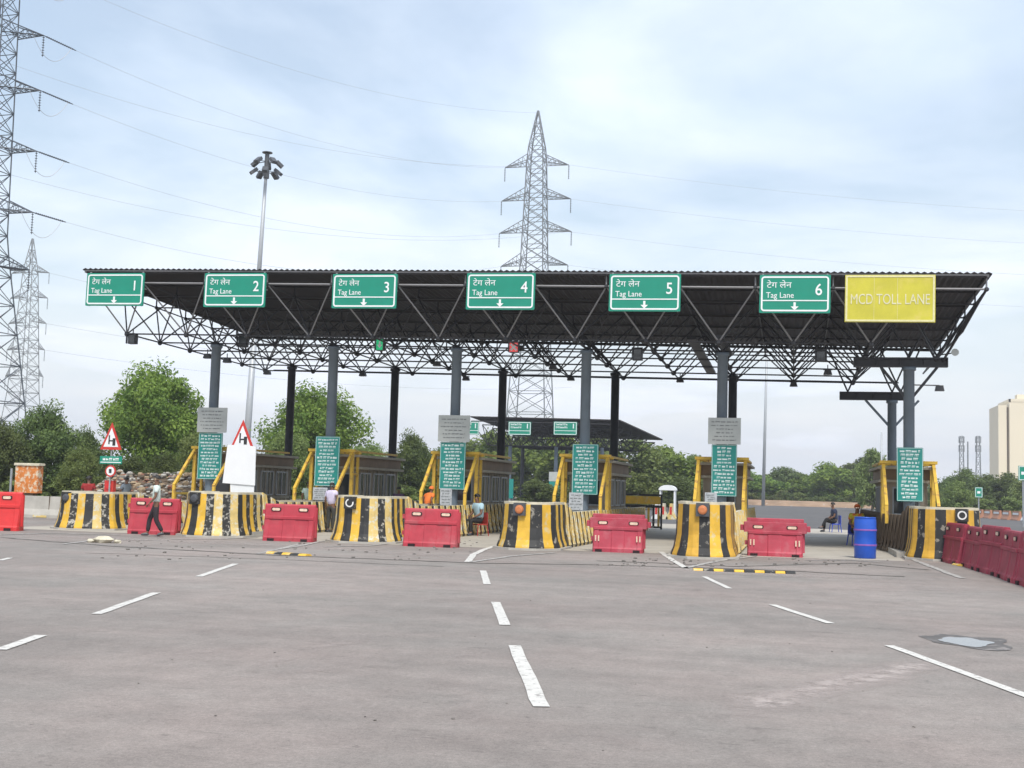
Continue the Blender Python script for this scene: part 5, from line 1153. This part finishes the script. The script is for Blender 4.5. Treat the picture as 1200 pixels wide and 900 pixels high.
walk = dict(pelvis=(0, 0, .94), hiL=(-.09, 0, .89), knL=(-.10, -.16, .50), anL=(-.10, -.20, .10), toL=(-.11, -.37, .05), hiR=(.09, 0, .89), knR=(.10, .02, .48), anR=(.10, .22, .13), toR=(.11, .08, .04), elL=(-.24, .10, 1.16), wrL=(-.24, .02, .92), elR=(.24, -.02, 1.14), wrR=(.22, -.18, .95))
p = G(181, 629); person((p.x, p.y, 0), R(-62), walk, shirt_w, cm_('trousers_dark', (.028, .02, .024)), 'man in a pale white and green shirt and dark trousers walking before the first lane', 1.02)
std = dict()
p = G(387, 624); person((p.x, p.y, 0), R(165), dict(elL=(-.30, .05, 1.2), wrL=(-.16, -.12, 1.05)), cm_('shirt_lilac', (.62, .56, .72)), cm_('trousers_grey', (.045, .045, .04)), 'man in a lilac white shirt standing left of the third striped nose', .98)
sit = dict(pelvis=(0, 0, .50), waist=(0, -.02, .63), chest=(0, -.06, .86), neck=(0, -.10, 1.03), chin=(0, -.13, 1.11), head=(0, -.13, 1.20), shL=(-.19, -.07, .97), shR=(.19, -.07, .97), elL=(-.24, -.12, .70), elR=(.24, -.12, .70), wrL=(-.15, -.34, .58), wrR=(.15, -.34, .58),
           hiL=(-.10, -.06, .48), knL=(-.13, -.44, .49), anL=(-.13, -.46, .09), toL=(-.13, -.63, .04), hiR=(.10, -.06, .48), knR=(.13, -.44, .49), anR=(.13, -.42, .09), toR=(.14, -.59, .04))
def chair(loc, rz, m, label, low=False):
    t = empty('plastic_chair', loc, rz, label, 'chair')
    MB().bbox(-.22, -.22, .38, .22, .22, .42, .02).build('seat', m, t)
    for sx in (-1, 1):
        for sy in (-1, 1): MB().tube((sx*.19, sy*.19, .39), (sx*.23, sy*.24, 0), .022, .018, n=6).build('leg', m, t)
    if not low:
        mb = MB(); mb.prism([(-.21, .42), (.21, .42), (.19, .82), (-.19, .82)], .19, .22); mb.build('backrest', m, t)
bl_ = mat('chair_blue', (.02, .06, .45), .45); rd_ = mat('chair_red', (.35, .04, .03), .5)
# seated near third booth
P5 = Vector((-10.75, 41.6, 0)); chair(P5, R(-40), rd_, 'dark red plastic chair under the figure in light blue beside the third island'); person(P5, R(-40), sit, cm_('shirt_lightblue', (.42, .60, .68)), cm_('trousers_black', (.02, .02, .022)), 'person in a light blue shirt sitting beside the booth of the third island', 1.12)
# seated dark figure far in lane six
P8 = Vector((G(979, 624).x, 61, 0)); chair(P8, R(-75), bl_, 'blue plastic chair in the sixth lane under the dark seated figure'); person(P8, R(-75), dict(sit, knR=(.13, -.44, .60), anR=(.10, -.62, .22), toR=(.10, -.78, .20)), cm_('shirt_navy', (.03, .04, .08)), cm_('trousers_black', (.02, .02, .022)), 'dark clothed person sitting on a blue chair in the sixth lane', 1.1)
P9 = Vector((2.15, 45.0, 0)); chair(P9, R(20), bl_, 'blue plastic chair behind the blue drum'); person(P9, R(20), sit, mat('vest_yellow', (.55, .50, .04), .8, var=.2, scale=8, col2=(.70, .16, .03), c2amt=.5, c2scale=5), cm_('trousers_black', (.02, .02, .022)), 'person in yellow and orange vest sitting behind the blue drum', 1.12, head=M['orange'])
person((A(501, 585, 41.6).x, 41.6, .16), R(150), dict(pelvis=(0, 0, .93), chest=(0, -.10, 1.26), neck=(0, -.16, 1.41), chin=(0, -.2, 1.47), head=(0, -.2, 1.55), shL=(-.19, -.12, 1.35), shR=(.19, -.12, 1.35)), cm_('shirt_orange', (.82, .20, .04)), cm_('trousers_brown', (.10, .05, .03)), 'person in an orange top standing left of the teal board of the third island', .92, head=M['orange'])
person((A(467, 585, 45).x, 45, 0), R(190), std, cm_('shirt_purple', (.10, .06, .13)), cm_('trousers_grey', (.045, .045, .04)), 'person in dark purple standing in the third lane behind the red barrier', .93)
person((A(103, 585, 40.5).x, 40.5, 0), R(200), std, cm_('shirt_red', (.28, .02, .02)), cm_('trousers_black', (.02, .02, .022)), 'person in a dark red top standing behind the first striped nose', .98)
person((A(147, 585, 43).x, 43, 0), R(80), dict(walk), cm_('shirt_slate', (.22, .26, .30)), cm_('trousers_grey', (.045, .045, .04)), 'person in slate grey walking in the first lane behind the red barrier', .98)
person((A(361, 585, 43.2).x, 43.2, .16), R(190), std, cm_('shirt_mint', (.40, .52, .47)), cm_('trousers_grey', (.045, .045, .04)), 'person in a pale mint shirt standing on the second island left of the poster', .9)
# ------------------------------------------------------------------ haze
hb = MB().box(-1405, -205, -1.2, 1405, 1705, 62).build('haze', None); hb.data.materials.clear()
hm_ = bpy.data.materials.new('haze_air'); hm_.use_nodes = True; ht_ = hm_.node_tree; ht_.nodes.clear()
pv = N('ShaderNodeVolumePrincipled', ht_); pv.inputs['Color'].default_value = (.93, .95, 1, 1); pv.inputs['Density'].default_value = .0005; pv.inputs['Anisotropy'].default_value = .2
ou = N('ShaderNodeOutputMaterial', ht_); ht_.links.new(pv.outputs[0], ou.inputs['Volume']); hb.data.materials.append(hm_); tag(hb, kind='stuff')
scene.cycles.volume_bounces = 0
